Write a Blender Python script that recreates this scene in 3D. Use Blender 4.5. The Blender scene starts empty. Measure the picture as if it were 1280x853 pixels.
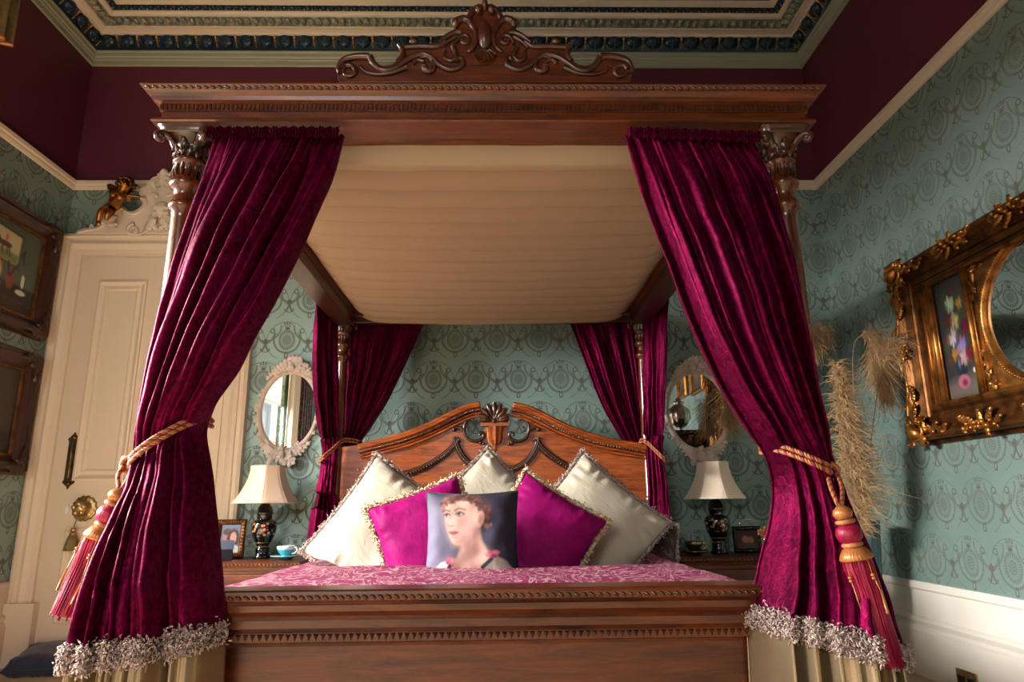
import bpy, bmesh, math, random
import numpy as np
from math import sin, cos, pi, radians, sqrt, atan2
from mathutils import Vector, Matrix, noise as mnoise
random.seed(7)
scene = bpy.context.scene
COL = scene.collection

# ------------------------------------------------------------------ camera
FPX, EYE = 853.3, 0.95
d_ = np.array([-16., -204.5, FPX]); d_ /= np.linalg.norm(d_)
u_ = np.array([-33., 3376.5, FPX]); u_ -= d_ * u_.dot(d_); u_ /= np.linalg.norm(u_)
r_ = np.cross(d_, u_); r_ = r_ if r_[0] > 0 else -r_
WM = np.array([r_, d_, u_])
cam = bpy.data.objects.new('camera', bpy.data.cameras.new('camera')); COL.objects.link(cam)
cam.data.sensor_width = 36; cam.data.lens = 36 * FPX / 1280; cam.data.clip_start = 0.05
cam.matrix_world = Matrix(((WM[0][0], WM[0][1], -WM[0][2], 0), (WM[1][0], WM[1][1], -WM[1][2], 0),
                           (WM[2][0], WM[2][1], -WM[2][2], EYE), (0, 0, 0, 1)))
scene.camera = cam
vs = scene.view_settings
vs.view_transform = 'Standard'; vs.look = 'None'; vs.gamma = 1; vs.use_curve_mapping = False
vs.exposure = -0.58
scene.cycles.max_bounces = 8; scene.cycles.diffuse_bounces = 5; scene.cycles.glossy_bounces = 4
scene.cycles.use_denoising = True
scene.cycles.sample_clamp_indirect = 6.0

def ray(px, py): return WM @ np.array([px - 640, 426.5 - py, FPX])
def at(px, py, Y):
    w = ray(px, py); t = Y / w[1]; return Vector((w[0] * t, Y, w[2] * t + EYE))
def atx(px, py, X):
    w = ray(px, py); t = X / w[0]; return Vector((X, w[1] * t, w[2] * t + EYE))

FL = 0.045                     # floor level
XR, XL, YB, YF, ZC = 2.28, -2.965, 4.45, -2.6, 4.40
BC = -0.033                    # bed centre line

# ------------------------------------------------------------------ colours and node helpers
def L(r, g, b):
    f = lambda c: c / 12.92 if c <= 0.04045 else ((c + 0.055) / 1.055) ** 2.4
    return (f(r / 255), f(g / 255), f(b / 255), 1)

class N:                       # arithmetic on shader sockets
    tree = None
    def __init__(s, k): s.k = k
    @staticmethod
    def op(o, *a):
        n = N.tree.nodes.new('ShaderNodeMath'); n.operation = o
        for i, x in enumerate(a):
            if isinstance(x, N): N.tree.links.new(x.k, n.inputs[i])
            else: n.inputs[i].default_value = x
        return N(n.outputs[0])
    def __add__(s, o): return N.op('ADD', s, o)
    __radd__ = __add__
    def __sub__(s, o): return N.op('SUBTRACT', s, o)
    def __rsub__(s, o): return N.op('SUBTRACT', o, s)
    def __mul__(s, o): return N.op('MULTIPLY', s, o)
    __rmul__ = __mul__
    def __truediv__(s, o): return N.op('DIVIDE', s, o)
    def abs(s): return N.op('ABSOLUTE', s)
    def sin(s): return N.op('SINE', s)
    def sqrt(s): return N.op('SQRT', s)
    def frac(s): return N.op('FRACT', s)
    def floor(s): return N.op('FLOOR', s)
    def mod(s, o): return N.op('FLOORED_MODULO', s, o)
    def max(s, o): return N.op('MAXIMUM', s, o)
    def min(s, o): return N.op('MINIMUM', s, o)
    def lt(s, o, w=0.0):
        if not w: return N.op('LESS_THAN', s, o)
        n = N.tree.nodes.new('ShaderNodeMapRange'); n.clamp = True
        N.tree.links.new(s.k, n.inputs[0])
        n.inputs[1].default_value = o - w; n.inputs[2].default_value = o + w
        n.inputs[3].default_value = 1; n.inputs[4].default_value = 0
        return N(n.outputs[0])

class Mat:
    def __init__(s, name, base=(.5, .5, .5, 1), rough=.5, metal=0, **kw):
        s.m = bpy.data.materials.new(name); s.m.use_nodes = True
        s.t = s.m.node_tree; s.b = s.t.nodes['Principled BSDF']
        s.set('Base Color', base); s.set('Roughness', rough); s.set('Metallic', metal)
        for k, v in kw.items(): s.set(k.replace('_', ' '), v)
    def set(s, k, v):
        if isinstance(v, N): s.t.links.new(v.k, s.b.inputs[k])
        elif hasattr(v, 'is_output'): s.t.links.new(v, s.b.inputs[k])
        else: s.b.inputs[k].default_value = v
    def node(s, typ, **kw):
        n = s.t.nodes.new(typ)
        for k, v in kw.items(): setattr(n, k, v)
        return n
    def link(s, a, b): s.t.links.new(a, b)
    def coord(s, scale=(1, 1, 1), kind='Object'):
        tc = s.node('ShaderNodeTexCoord'); mp = s.node('ShaderNodeMapping')
        mp.inputs['Scale'].default_value = scale
        s.link(tc.outputs[kind], mp.inputs[0]); return mp.outputs[0]
    def noise(s, scale=5, detail=4, rough=.5, co=None, dist=0):
        n = s.node('ShaderNodeTexNoise'); n.inputs['Scale'].default_value = scale
        n.inputs['Detail'].default_value = detail; n.inputs['Roughness'].default_value = rough
        n.inputs['Distortion'].default_value = dist
        s.link(co if co is not None else s.coord(), n.inputs['Vector']); return n.outputs[0]
    def ramp(s, fac, stops):
        r = s.node('ShaderNodeValToRGB'); e = r.color_ramp.elements
        while len(e) < len(stops): e.new(.5)
        for q, (p, c) in zip(e, stops): q.position = p; q.color = c if len(c) == 4 else (*c, 1)
        s.link(fac.k if isinstance(fac, N) else fac, r.inputs[0]); return r.outputs[0]
    def mix(s, fac, a, b):
        n = s.node('ShaderNodeMix', data_type='RGBA')
        f = fac.k if isinstance(fac, N) else fac
        if isinstance(f, float): n.inputs[0].default_value = f
        else: s.link(f, n.inputs[0])
        for i, x in ((6, a), (7, b)):
            if hasattr(x, 'is_output'): s.link(x, n.inputs[i])
            else: n.inputs[i].default_value = x
        return n.outputs[2]
    def bump(s, h, strength=.3, dist=.01):
        n = s.node('ShaderNodeBump'); n.inputs['Strength'].default_value = strength
        n.inputs['Distance'].default_value = dist
        s.link(h.k if isinstance(h, N) else h, n.inputs['Height'])
        s.link(n.outputs[0], s.b.inputs['Normal'])
    def two(s, c1, c2, scale, lo=.35, hi=.65, co=None, detail=4, dist=0, key='Base Color'):
        f = s.noise(scale, detail, .55, co, dist); s.set(key, s.ramp(f, [(lo, c1), (hi, c2)])); return f

def wood(name, stretch, c1, c2, rough=.3, coat=.35):
    m = Mat(name, rough=rough, Coat_Weight=coat, Coat_Roughness=.18)
    co = m.coord(stretch)
    w = m.noise(3.2, 6, .62, co, 1.2)
    fine = m.noise(22, 3, .6, co, .3)
    N.tree = m.t
    f = N(w) * .72 + N(fine) * .28
    m.set('Base Color', m.ramp(f, [(.36, c1), (.5, tuple(.5 * (a + b) for a, b in zip(c1, c2))), (.64, c2)]))
    m.bump(f, .08, .004)
    return m.m
WD1, WD2 = L(56, 22, 7), L(108, 50, 15)
M = {}
M['wood_x'] = wood('mahogany along x', (1.0, 9, 9), WD1, WD2, .36, .12)
M['wood_z'] = wood('mahogany along z', (9, 9, 1.0), WD1, WD2, .26, .6)
M['wood_y'] = wood('mahogany along y', (9, 1.0, 9), WD1, WD2)
M['wood_head'] = wood('headboard mahogany', (1.1, 10, 12), L(92, 36, 10), L(184, 92, 34), .34, .15)
M['wood_carve'] = wood('carved mahogany', (4, 4, 4), L(42, 20, 10), L(80, 42, 20), .3, .3)
M['wood_dark'] = wood('dark frame wood', (5, 5, 5), L(32, 14, 9), L(64, 32, 18), .4, .1)

def velvet(name, base, tint, sheen, crush=.4, sc=34, metal=0, rough=.6):
    m = Mat(name, rough=rough, metal=metal, Sheen_Roughness=.38, Sheen_Tint=tint)
    m.set('Specular IOR Level', .08)
    n1 = m.noise(sc, 5, .66, m.coord((1, 1, .85)), .5); n2 = m.noise(6, 2, .5)
    N.tree = m.t
    f = N(n1) * .75 + N(n2) * .25
    m.set('Base Color', m.ramp(f, [(.36, tuple(c * (1 - crush) for c in base[:3]) + (1,)), (.62, tuple(min(1, c * (1 + crush)) for c in base[:3]) + (1,))]))
    m.set('Sheen Weight', m.ramp(f, [(.38, (sheen * .3,) * 3), (.60, (min(1, sheen * 1.3),) * 3)]))
    m.bump(f, .55, .008)
    return m.m
M['velvet'] = velvet('crushed velvet', L(80, 2, 38), L(255, 56, 160), .22, .6, 62, .74, .42)
M['velvet_cush'] = velvet('cushion velvet', L(128, 6, 84), L(255, 90, 200), .3, .2, 20)
m = Mat('satin', L(164, 146, 118), .22, .75); m.bump(m.noise(120, 2), .05, .002); M['satin'] = m.m
m = Mat('ivory silk', L(182, 172, 152), .42, Sheen_Weight=.3)
m.bump(m.noise(9, 3, .5, m.coord((1, 1, 2.4)), 1.0), .5, .012); M['ivory'] = m.m
m = Mat('fringe taupe'); m.two(L(124, 104, 100), L(192, 172, 164), 90); m.set('Roughness', .8); M['fringe'] = m.m
m = Mat('fringe gold'); m.two(L(150, 122, 88), L(232, 212, 176), 90); m.set('Roughness', .7); M['fringe_gold'] = m.m
M['rope_gold'] = Mat('rope gold', L(170, 108, 66), .5, .2).m
M['rope_red'] = Mat('rope red', L(120, 30, 40), .5).m
M['tassel_gold'] = Mat('tassel gold silk', L(176, 112, 62), .35, .35).m
m = Mat('tassel strands', L(150, 6, 56), .45, .2); m.two(L(112, 3, 40), L(168, 8, 66), 60, co=m.coord((1, 1, .06))); M['tassel_red'] = m.m
m = Mat('cream paint', L(214, 197, 174), .45); m.bump(m.noise(40, 3), .05, .002); M['cream'] = m.m
M['white_paint'] = Mat('white paint', L(222, 216, 204), .4).m
M['plaster'] = Mat('plaster', L(208, 192, 172), .6).m
m = Mat('taupe mirror paint', L(196, 176, 160), .6); m.two(L(176, 156, 142), L(206, 188, 172), 14); M['mirror_paint'] = m.m
m = Mat('burgundy wall', L(84, 25, 42), .6); m.bump(m.noise(60, 2), .08, .002); M['burgundy'] = m.m
M['sage'] = Mat('sage paint', L(148, 150, 128), .5).m
m = Mat('sage leaf paint'); m.two(L(92, 102, 90), L(160, 160, 140), 30); M['sage_leaf'] = m.m
M['navy'] = Mat('navy enamel', L(18, 44, 58), .3).m
M['gold'] = Mat('gold paint', L(206, 150, 80), .35, .9).m
def gilt(name, c1, c2, rough):
    m = Mat(name, rough=rough, metal=.85); m.two(c1, c2, 16, .3, .7, detail=6)
    m.bump(m.noise(90, 4), .25, .003); return m.m
M['gilt'] = gilt('old gilt', L(96, 58, 26), L(206, 138, 66), .36)
M['gilt_dark'] = gilt('dark gilt', L(56, 34, 18), L(140, 88, 44), .42)
M['brass'] = gilt('aged brass', L(120, 92, 52), L(206, 176, 120), .32)
M['bronze'] = gilt('bronze', L(60, 48, 30), L(112, 92, 60), .4)
m = Mat('lining', L(150, 128, 103), .7); m.bump(m.noise(30, 3, .5, m.coord((.3, 2, 1))), .1, .004); M['lining'] = m.m
m = Mat('carpet', rough=.95); m.two(L(176, 152, 122), L(206, 182, 150), 180); m.bump(m.noise(260, 2), .5, .006); M['carpet'] = m.m
M['mirror'] = Mat('mirror glass', (.86, .88, .88, 1), .015, 1).m
M['black_gloss'] = Mat('black lacquer', L(10, 9, 10), .12, Coat_Weight=.6).m
M['black'] = Mat('black', L(14, 12, 12), .5).m
M['navy_cloth'] = Mat('navy cloth', L(20, 30, 52), .8, Sheen_Weight=.3).m
M['blue_card'] = Mat('blue card', L(92, 112, 136), .55).m
M['blue_side'] = Mat('dark blue card', L(30, 36, 46), .55).m
M['teal_china'] = Mat('turquoise china', L(70, 170, 190), .15, Coat_Weight=.5).m
M['white_china'] = Mat('white china', L(226, 226, 222), .15, Coat_Weight=.5).m
M['dark_china'] = Mat('dark china', L(40, 26, 22), .15, Coat_Weight=.5).m
M['shade'] = Mat('lampshade silk', L(216, 190, 164), .6, Sheen_Weight=.3).m
M['shade_r'] = Mat('pale lampshade silk', L(226, 206, 184), .6, Sheen_Weight=.3).m
M['pampas'] = Mat('pampas plume', L(188, 148, 94), .8, Sheen_Weight=.4).m
M['stem'] = Mat('dry stem', L(150, 126, 80), .8).m
m = Mat('olive cloth'); m.two(L(104, 88, 50), L(132, 112, 70), 20); m.set('Roughness', .7); M['olive'] = m.m
M['glass_blue'] = Mat('blue grey glass', L(120, 150, 160), .12, Transmission_Weight=.55, IOR=1.3).m
m = Mat('window glass'); tr = m.node('ShaderNodeBsdfTransparent'); gl = m.node('ShaderNodeBsdfGlossy'); gl.inputs['Roughness'].default_value = .02
mx = m.node('ShaderNodeMixShader'); mx.inputs[0].default_value = .06; m.link(tr.outputs[0], mx.inputs[1]); m.link(gl.outputs[0], mx.inputs[2])
m.link(mx.outputs[0], m.t.nodes['Material Output'].inputs['Surface']); M['pane'] = m.m
M['net'] = Mat('cream curtain cloth', L(226, 218, 200), .8).m
m = Mat('blind cloth'); df = m.node('ShaderNodeBsdfDiffuse'); df.inputs[0].default_value = L(230, 224, 208); tl = m.node('ShaderNodeBsdfTranslucent'); tl.inputs[0].default_value = L(230, 224, 208)
mx = m.node('ShaderNodeMixShader'); mx.inputs[0].default_value = .4; m.link(df.outputs[0], mx.inputs[1]); m.link(tl.outputs[0], mx.inputs[2])
m.link(mx.outputs[0], m.t.nodes['Material Output'].inputs['Surface']); M['blind'] = m.m
M['leaf'] = Mat('green leaf', L(44, 84, 40), .45).m
M['pink'] = Mat('orchid petal', L(206, 110, 160), .6).m
M['silver'] = Mat('silver', L(190, 184, 170), .22, 1).m

# damask wallpaper: satin ground, matt raised motif
def wallpaper():
    m = Mat('damask wallpaper'); N.tree = m.t
    g = m.node('ShaderNodeNewGeometry'); sp = m.node('ShaderNodeSeparateXYZ'); m.link(g.outputs['Position'], sp.inputs[0])
    X, Y, Z = (N(o) for o in sp.outputs)
    w, h = .28, .275
    v = (Z + .02) / h
    row = v.floor().mod(2.0)
    x = (((X + Y + .04) / w + row * .5).frac() - .5) * w
    y = (v.frac() - .5) * h
    ax = x.abs()
    def el(cx, cy, rx, ry):
        a = (ax - cx) / rx if cx else x / rx
        b = (y - cy) / ry
        return (a * a + b * b).sqrt()
    def line(r, c, t, s=.35): return (r - c).abs().lt(t, t * s)
    th = N.op('ARCTAN2', y + .012, x)
    e = el(0, -.012, .048, .060)
    med = e.lt(.62, .06) * ((e * 30).sin() * .3 + .6)
    ring = line(e, .72, .05) * ((th * 22).sin() * .5 + .5)
    wreath = line(e, 1.0, .17) * ((th * 30).sin() * .35 + .65)
    e2 = el(0, -.012, .086, .088)
    hoop = line(e2, 1.0, .075) * y.lt(.035, .01) * ((th * 44).sin() * .25 + .75)
    eu = el(0, .094, .030, .022)
    urn = eu.lt(1.0, .15) * (N.op('SINE', N.op('ARCTAN2', y - .072, x) * 12) * .4 + .6) * (1 - line(y, .088, .003))
    foot = el(0, .066, .016, .009).lt(1, .2)
    loop = line(el(0, -.118, .010, .018), 1.0, .3)
    swag = line(el(.14, .085, .098, .105), 1.0, .05) * y.lt(.09)
    swag2 = line(el(.14, .05, .055, .085), 1.0, .09) * y.lt(.05)
    swag3 = line(el(0, -.02, .134, .132), 1.0, .022)
    scr = line(el(.098, .05, .014, .014), 1, .22)
    bx = .14 - ax
    bell = ((bx - (y + .05).abs() * .5).abs().lt(.005, .002)) * (y + .055).abs().lt(.035) + (((bx / .012) * (bx / .012) + ((y + .02) / .016) * ((y + .02) / .016)).lt(1, .2)) + line(((bx / .03) * (bx / .03) + ((y + .075) / .02) * ((y + .075) / .02)).sqrt(), 1, .12) * (y + .07).lt(0, .005)
    mask = med.max(ring).max(wreath).max(hoop).max(urn).max(foot).max(loop).max(swag * .8).max(swag2 * .7).max(swag3 * .6).max(scr).max(bell)
    mask = mask.min(1.0)
    cl = m.noise(1.6, 3)
    ground = m.ramp(cl, [(.3, L(128, 154, 144)), (.7, L(142, 166, 160))])
    m.set('Base Color', m.mix(mask * .95, ground, L(84, 84, 74)))
    m.set('Roughness', .44 + mask * .2)
    m.set('Metallic', .42 - mask * .42)
    m.bump(mask, .35, .003)
    return m.m
M['paper'] = wallpaper()

# damask bedspread
m = Mat('damask bedspread', rough=.65); N.tree = m.t
co = m.coord((1, .45, 1))
a = m.noise(6, 2, .5, co, 2.6); b = m.noise(17, 3, .6, co, 1.6)
f = (((N(a) * 7).frac() - .5).abs()).lt(.13, .03).max(N(b).lt(.40, .02) * .8)
m.set('Base Color', m.mix(f, L(112, 3, 62), L(158, 116, 122))); m.bump(f, .3, .003)
M['damask'] = m.m
# dark damask cushion
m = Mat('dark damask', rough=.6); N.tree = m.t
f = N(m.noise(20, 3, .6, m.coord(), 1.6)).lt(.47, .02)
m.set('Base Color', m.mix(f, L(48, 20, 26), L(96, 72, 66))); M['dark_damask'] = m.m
# lamp base floral
def floral(name, c):
    m = Mat(name, L(10, 9, 10), .12, Coat_Weight=.6); N.tree = m.t
    tc = m.node('ShaderNodeTexCoord'); sp = m.node('ShaderNodeSeparateXYZ'); m.link(tc.outputs['Object'], sp.inputs[0])
    z = N(sp.outputs[2])
    vo = m.node('ShaderNodeTexVoronoi'); vo.inputs['Scale'].default_value = 46; m.link(m.coord(), vo.inputs['Vector'])
    f = N(vo.outputs['Distance']).lt(.40, .06) * (z - .165).abs().lt(.034, .008) * N(m.noise(14, 2)).lt(.56, .03)
    hs = m.ramp(vo.outputs['Color'], [(.2, c[0]), (.5, c[1]), (.8, c[2])])
    m.set('Base Color', m.mix(f, L(10, 9, 10), hs)); return m.m
M['floral_l'] = floral('floral lacquer', (L(200, 150, 90), L(220, 110, 90), L(190, 190, 130)))
M['floral_r'] = floral('gold floral lacquer', (L(190, 160, 100), L(170, 130, 80), L(200, 180, 130)))
def painted(name, rough=.5):
    m = Mat(name, rough=rough); a = m.node('ShaderNodeVertexColor'); a.layer_name = 'paint'
    m.set('Base Color', a.outputs[0]); return m.m
M['painted'] = painted('painted canvas', .45); M['printed'] = painted('printed cloth', .75)

# ------------------------------------------------------------------ mesh helpers
class MB:
    def __init__(s): s.v = []; s.f = []; s.mi = []; s.sm = []; s.cur = 0; s.col = None
    def add(s, vf, smooth=True, mat=None):
        v, f = vf; o = len(s.v); s.v.extend(v); s.f.extend([tuple(i + o for i in q) for q in f])
        s.mi.extend([s.cur if mat is None else mat] * len(f)); s.sm.extend([smooth] * len(f)); return s
    def build(s, name, mat, parent=None, w=False, bevel=0, sub=0, solid=0, recalc=True, xf=None):
        me = bpy.data.meshes.new(name)
        off = Vector((0, 0, 0))
        if w and parent is not None:
            q = parent
            while q is not None: off = off + q.location; q = q.parent
        vv = np.array([tuple(p) for p in s.v], dtype=float)
        if xf is not None: vv = np.array([tuple(xf @ Vector(p)) for p in vv])
        vv = vv - np.array(off)
        me.from_pydata(vv.tolist(), [], s.f)
        me.polygons.foreach_set('use_smooth', s.sm); me.polygons.foreach_set('material_index', s.mi)
        for q in (mat if isinstance(mat, (list, tuple)) else [mat]): me.materials.append(M[q] if isinstance(q, str) else q)
        if recalc:
            bm = bmesh.new(); bm.from_mesh(me); bmesh.ops.recalc_face_normals(bm, faces=bm.faces); bm.to_mesh(me); bm.free()
        if s.col is not None:
            at_ = me.color_attributes.new('paint', 'FLOAT_COLOR', 'POINT')
            c = np.ones((len(vv), 4)); c[:, :3] = s.col[:len(vv)]; at_.data.foreach_set('color', c.ravel())
        o = bpy.data.objects.new(name, me); COL.objects.link(o); o.parent = parent
        if bevel: b = o.modifiers.new('b', 'BEVEL'); b.width = bevel; b.segments = 2; b.limit_method = 'ANGLE'; b.angle_limit = radians(40)
        if solid: b = o.modifiers.new('s', 'SOLIDIFY'); b.thickness = solid; b.offset = 0
        if sub: b = o.modifiers.new('u', 'SUBSURF'); b.levels = sub; b.render_levels = sub
        return o

def thing(name, label, cat, loc=(0, 0, 0), rot=(0, 0, 0), group=None, mode='XYZ'):
    o = bpy.data.objects.new(name, None); COL.objects.link(o); o.empty_display_size = .05
    o.location = loc; o.rotation_mode = mode; o.rotation_euler = rot
    return tag(o, label, cat, group)
def tag(o, label, cat, group=None):
    o['label'] = label; o['category'] = cat
    if group: o['group'] = group
    return o
def struct(o): o['kind'] = 'structure'; return o

def grid(P, cu=False, cv=False):        # P: array [nu][nv][3]
    P = np.asarray(P); nu, nv = P.shape[:2]; f = []
    for i in range(nu if cu else nu - 1):
        for j in range(nv if cv else nv - 1):
            a, b = (i + 1) % nu, (j + 1) % nv
            f.append((i * nv + j, a * nv + j, a * nv + b, i * nv + b))
    return [tuple(p) for p in P.reshape(-1, 3)], f
def box(x0, x1, y0, y1, z0, z1):
    v = [(x, y, z) for x in (x0, x1) for y in (y0, y1) for z in (z0, z1)]
    return v, [(0, 1, 3, 2), (4, 6, 7, 5), (0, 4, 5, 1), (2, 3, 7, 6), (0, 2, 6, 4), (1, 5, 7, 3)]
def tube(pts, r, n=8, cap=True, closed=False):
    P = [np.array(p, float) for p in pts]; k = len(P)
    R = list(r) if hasattr(r, '__len__') else [r] * k
    T = []
    for i in range(k):
        a, b = (P[i - 1], P[(i + 1) % k]) if closed else (P[max(i - 1, 0)], P[min(i + 1, k - 1)])
        t = b - a; T.append(t / (np.linalg.norm(t) + 1e-12))
    ref = np.array([0, 0, 1.]) if abs(T[0][2]) < .9 else np.array([1., 0, 0])
    n0 = np.cross(T[0], ref); n0 /= np.linalg.norm(n0); out = []
    for i in range(k):
        n0 = n0 - T[i] * n0.dot(T[i]); n0 /= (np.linalg.norm(n0) + 1e-12); b0 = np.cross(T[i], n0)
        out.append([P[i] + R[i] * (cos(2 * pi * j / n) * n0 + sin(2 * pi * j / n) * b0) for j in range(n)])
    v, f = grid(out, cu=closed, cv=True)
    if cap and not closed: f += [tuple(range(n))[::-1], tuple((k - 1) * n + j for j in range(n))]
    return v, f
def ell(c, rad, nu=12, nv=8, M3=None):
    v = []; f = []
    for i in range(nv + 1):
        a = -pi / 2 + pi * i / nv
        for j in range(nu):
            b = 2 * pi * j / nu; p = Vector((rad[0] * cos(a) * cos(b), rad[1] * cos(a) * sin(b), rad[2] * sin(a)))
            if M3 is not None: p = M3 @ p
            v.append(tuple(Vector(c) + p))
    for i in range(nv):
        for j in range(nu): f.append((i * nu + j, i * nu + (j + 1) % nu, (i + 1) * nu + (j + 1) % nu, (i + 1) * nu + j))
    return v, f
def lathe(prof, n=24, c=(0, 0, 0), squash=1, wob=None):
    P = []
    for r, z in prof:
        P.append([(c[0] + r * (wob(2 * pi * j / n) if wob else 1) * cos(2 * pi * j / n), c[1] + squash * r * (wob(2 * pi * j / n) if wob else 1) * sin(2 * pi * j / n), c[2] + z) for j in range(n)])
    return grid(P, cv=True)
def prism(poly, dvec):                   # poly: 3d points, extruded along dvec
    n = len(poly); d = Vector(dvec)
    v = [tuple(Vector(p)) for p in poly] + [tuple(Vector(p) + d) for p in poly]
    f = [tuple(range(n)), tuple(range(2 * n - 1, n - 1, -1))]
    for i in range(n): f.append((i, (i + 1) % n, n + (i + 1) % n, n + i))
    return v, f
def ringsweep(prof, x0, x1, y0, y1, inward=False):   # mitred moulding round a rectangle; prof (offset, z)
    s = -1 if inward else 1; P = []
    for o, z in prof:
        o *= s; P.append([(x0 - o, y0 - o, z), (x1 + o, y0 - o, z), (x1 + o, y1 + o, z), (x0 - o, y1 + o, z)])
    return grid(P, cv=True)
def smooth(pts, n=60):                   # Catmull-Rom through points
    P = [np.array(p, float) for p in pts]; P = [2 * P[0] - P[1]] + P + [2 * P[-1] - P[-2]]
    k = len(P) - 3; out = []
    for i in range(n):
        t = i / (n - 1) * k; j = min(int(t), k - 1); t -= j
        a, b, c, d = P[j:j + 4]
        out.append(.5 * (2 * b + (c - a) * t + (2 * a - 5 * b + 4 * c - d) * t * t + (3 * b - a - 3 * c + d) * t ** 3))
    return out
def leaf(p0, d, nrm, ln, wd, curl=.3, lobes=4, h=.35, nu=14, nv=7):
    """A carved acanthus leaf lying on a surface: ridge along d, raised along nrm, rounded tip rolling outward."""
    d = Vector(d).normalized(); nrm = Vector(nrm).normalized(); s = d.cross(nrm).normalized(); d = nrm.cross(s).normalized() * (1 if nrm.cross(s).dot(d) > 0 else -1); P = []
    for i in range(nu):
        t = i / (nu - 1); wv = wd * 1.25 * (sin(pi * (.10 + .86 * t)) ** .6) * (.80 + .20 * cos(2 * pi * lobes * t))
        row = []
        for j in range(nv):
            q = -1 + 2 * j / (nv - 1); tt = t - .10 * q * q
            fwd = ln * (tt if tt < .8 else .8 + .2 * sin((tt - .8) / .2 * 1.4) / 1.4)
            row.append(tuple(Vector(p0) + d * fwd + s * wv * .5 * q + nrm * (wd * h * (1 - .9 * q * q) * (1 - .4 * t) + min(curl, .25) * ln * t * t + .10 * wd * abs(sin(q * pi * 1.5)) - .12 * ln * max(0, t - .85) / .15)))
        P.append(row)
    return grid(P)
def spiral(c, ax, ay, r0, r1, turns, a0, rad0, rad1, n=40, sides=8, sgn=1):
    c = Vector(c); pts = []; rr = []
    for i in range(n):
        t = i / (n - 1); a = a0 + sgn * 2 * pi * turns * t; r = r0 + (r1 - r0) * t
        pts.append(c + Vector(ax) * r * cos(a) + Vector(ay) * r * sin(a)); rr.append(rad0 + (rad1 - rad0) * t)
    return tube(pts, rr, sides)
def bits(mb, pts, n, ln, r, spread=.012, down=.6, nmats=1, rnd=random):
    """Cut ruche fringe: short soft tufts along a line of points."""
    k = len(pts) - 1
    for _ in range(n):
        t = rnd.random() * k; i = min(int(t), k - 1); p = Vector(pts[i]).lerp(Vector(pts[i + 1]), t - i)
        p += Vector((rnd.gauss(0, 1), rnd.gauss(0, 1), rnd.gauss(0, 1))) * spread
        d = Vector((rnd.gauss(0, 1), rnd.gauss(0, 1), rnd.gauss(0, 1) - down)).normalized()
        e = Vector((rnd.gauss(0, 1), rnd.gauss(0, 1), rnd.gauss(0, 1) - down)).normalized()
        l = ln * rnd.uniform(.6, 1.2)
        mb.add(tube([p, p + d * l * .5, p + d * l * .5 + e * l * .5], [r, r * 1.2, r * .6], 4))
def rope(mb, pts, R, twist=26, n=None, sides=6):
    """Twisted cord of three strands (two gold = slot 0, one red = slot 1)."""
    n = n or max(30, int(len(pts)))
    P = [np.array(p) for p in pts]
    T = [P[min(i + 1, len(P) - 1)] - P[max(i - 1, 0)] for i in range(len(P))]
    ref = np.array([.3, .2, 1.]); ln = 0
    for s in range(3):
        out = []; ln = 0
        for i, p in enumerate(P):
            if i: ln += np.linalg.norm(P[i] - P[i - 1])
            t = T[i] / np.linalg.norm(T[i]); a = np.cross(t, ref); a /= np.linalg.norm(a); b = np.cross(t, a)
            an = ln * twist * 2 * pi / 1.0 + s * 2 * pi / 3
            out.append(p + R * .5 * (cos(an) * a + sin(an) * b))
        mb.add(tube(out, R * .58, sides), mat=1 if s == 2 else 0)

# ------------------------------------------------------------------ painter for printed and painted pictures
class Paint:
    def __init__(s, w, h, bg):
        s.w, s.h = w, h; s.y, s.x = np.mgrid[0:1:h * 1j, 0:1:w * 1j]
        s.asp = 1.0; s.c = np.zeros((h, w, 3)); s.c[:] = np.array(L(*bg)[:3])
    def lay(s, mask, col, op=1.0):
        k = np.clip(mask, 0, 1)[..., None] * op; s.c = s.c * (1 - k) + np.array(L(*col)[:3]) * k
    def ell(s, cx, cy, rx, ry, col, soft=.15, rot=0, op=1.0):
        dx, dy = s.x - cx, s.y - cy; c, n = cos(rot), sin(rot)
        q = np.sqrt(((dx * c + dy * n) / rx) ** 2 + ((-dx * n + dy * c) / ry) ** 2)
        s.lay((1 + soft - q) / (2 * soft), col, op)
    def poly(s, pts, col, soft=.01, op=1.0):
        ins = np.zeros_like(s.x, bool); dist = np.full_like(s.x, 9.)
        n = len(pts)
        for i in range(n):
            (x0, y0), (x1, y1) = pts[i], pts[(i + 1) % n]
            if y0 != y1:
                cond = ((y0 > s.y) != (y1 > s.y)) & (s.x < (x1 - x0) * (s.y - y0) / (y1 - y0) + x0); ins ^= cond
            dx, dy = x1 - x0, y1 - y0; t = np.clip(((s.x - x0) * dx + (s.y - y0) * dy) / (dx * dx + dy * dy + 1e-12), 0, 1)
            dist = np.minimum(dist, np.hypot(s.x - x0 - t * dx, s.y - y0 - t * dy))
        sd = np.where(ins, dist, -dist); s.lay(.5 + sd / (2 * soft), col, op)
    def line(s, pts, wd, col, soft=.006, op=1.0):
        dist = np.full_like(s.x, 9.)
        for (x0, y0), (x1, y1) in zip(pts[:-1], pts[1:]):
            dx, dy = x1 - x0, y1 - y0; t = np.clip(((s.x - x0) * dx + (s.y - y0) * dy) / (dx * dx + dy * dy + 1e-12), 0, 1)
            dist = np.minimum(dist, np.hypot(s.x - x0 - t * dx, s.y - y0 - t * dy))
        s.lay(.5 + (wd - dist) / (2 * soft), col, op)
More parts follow.
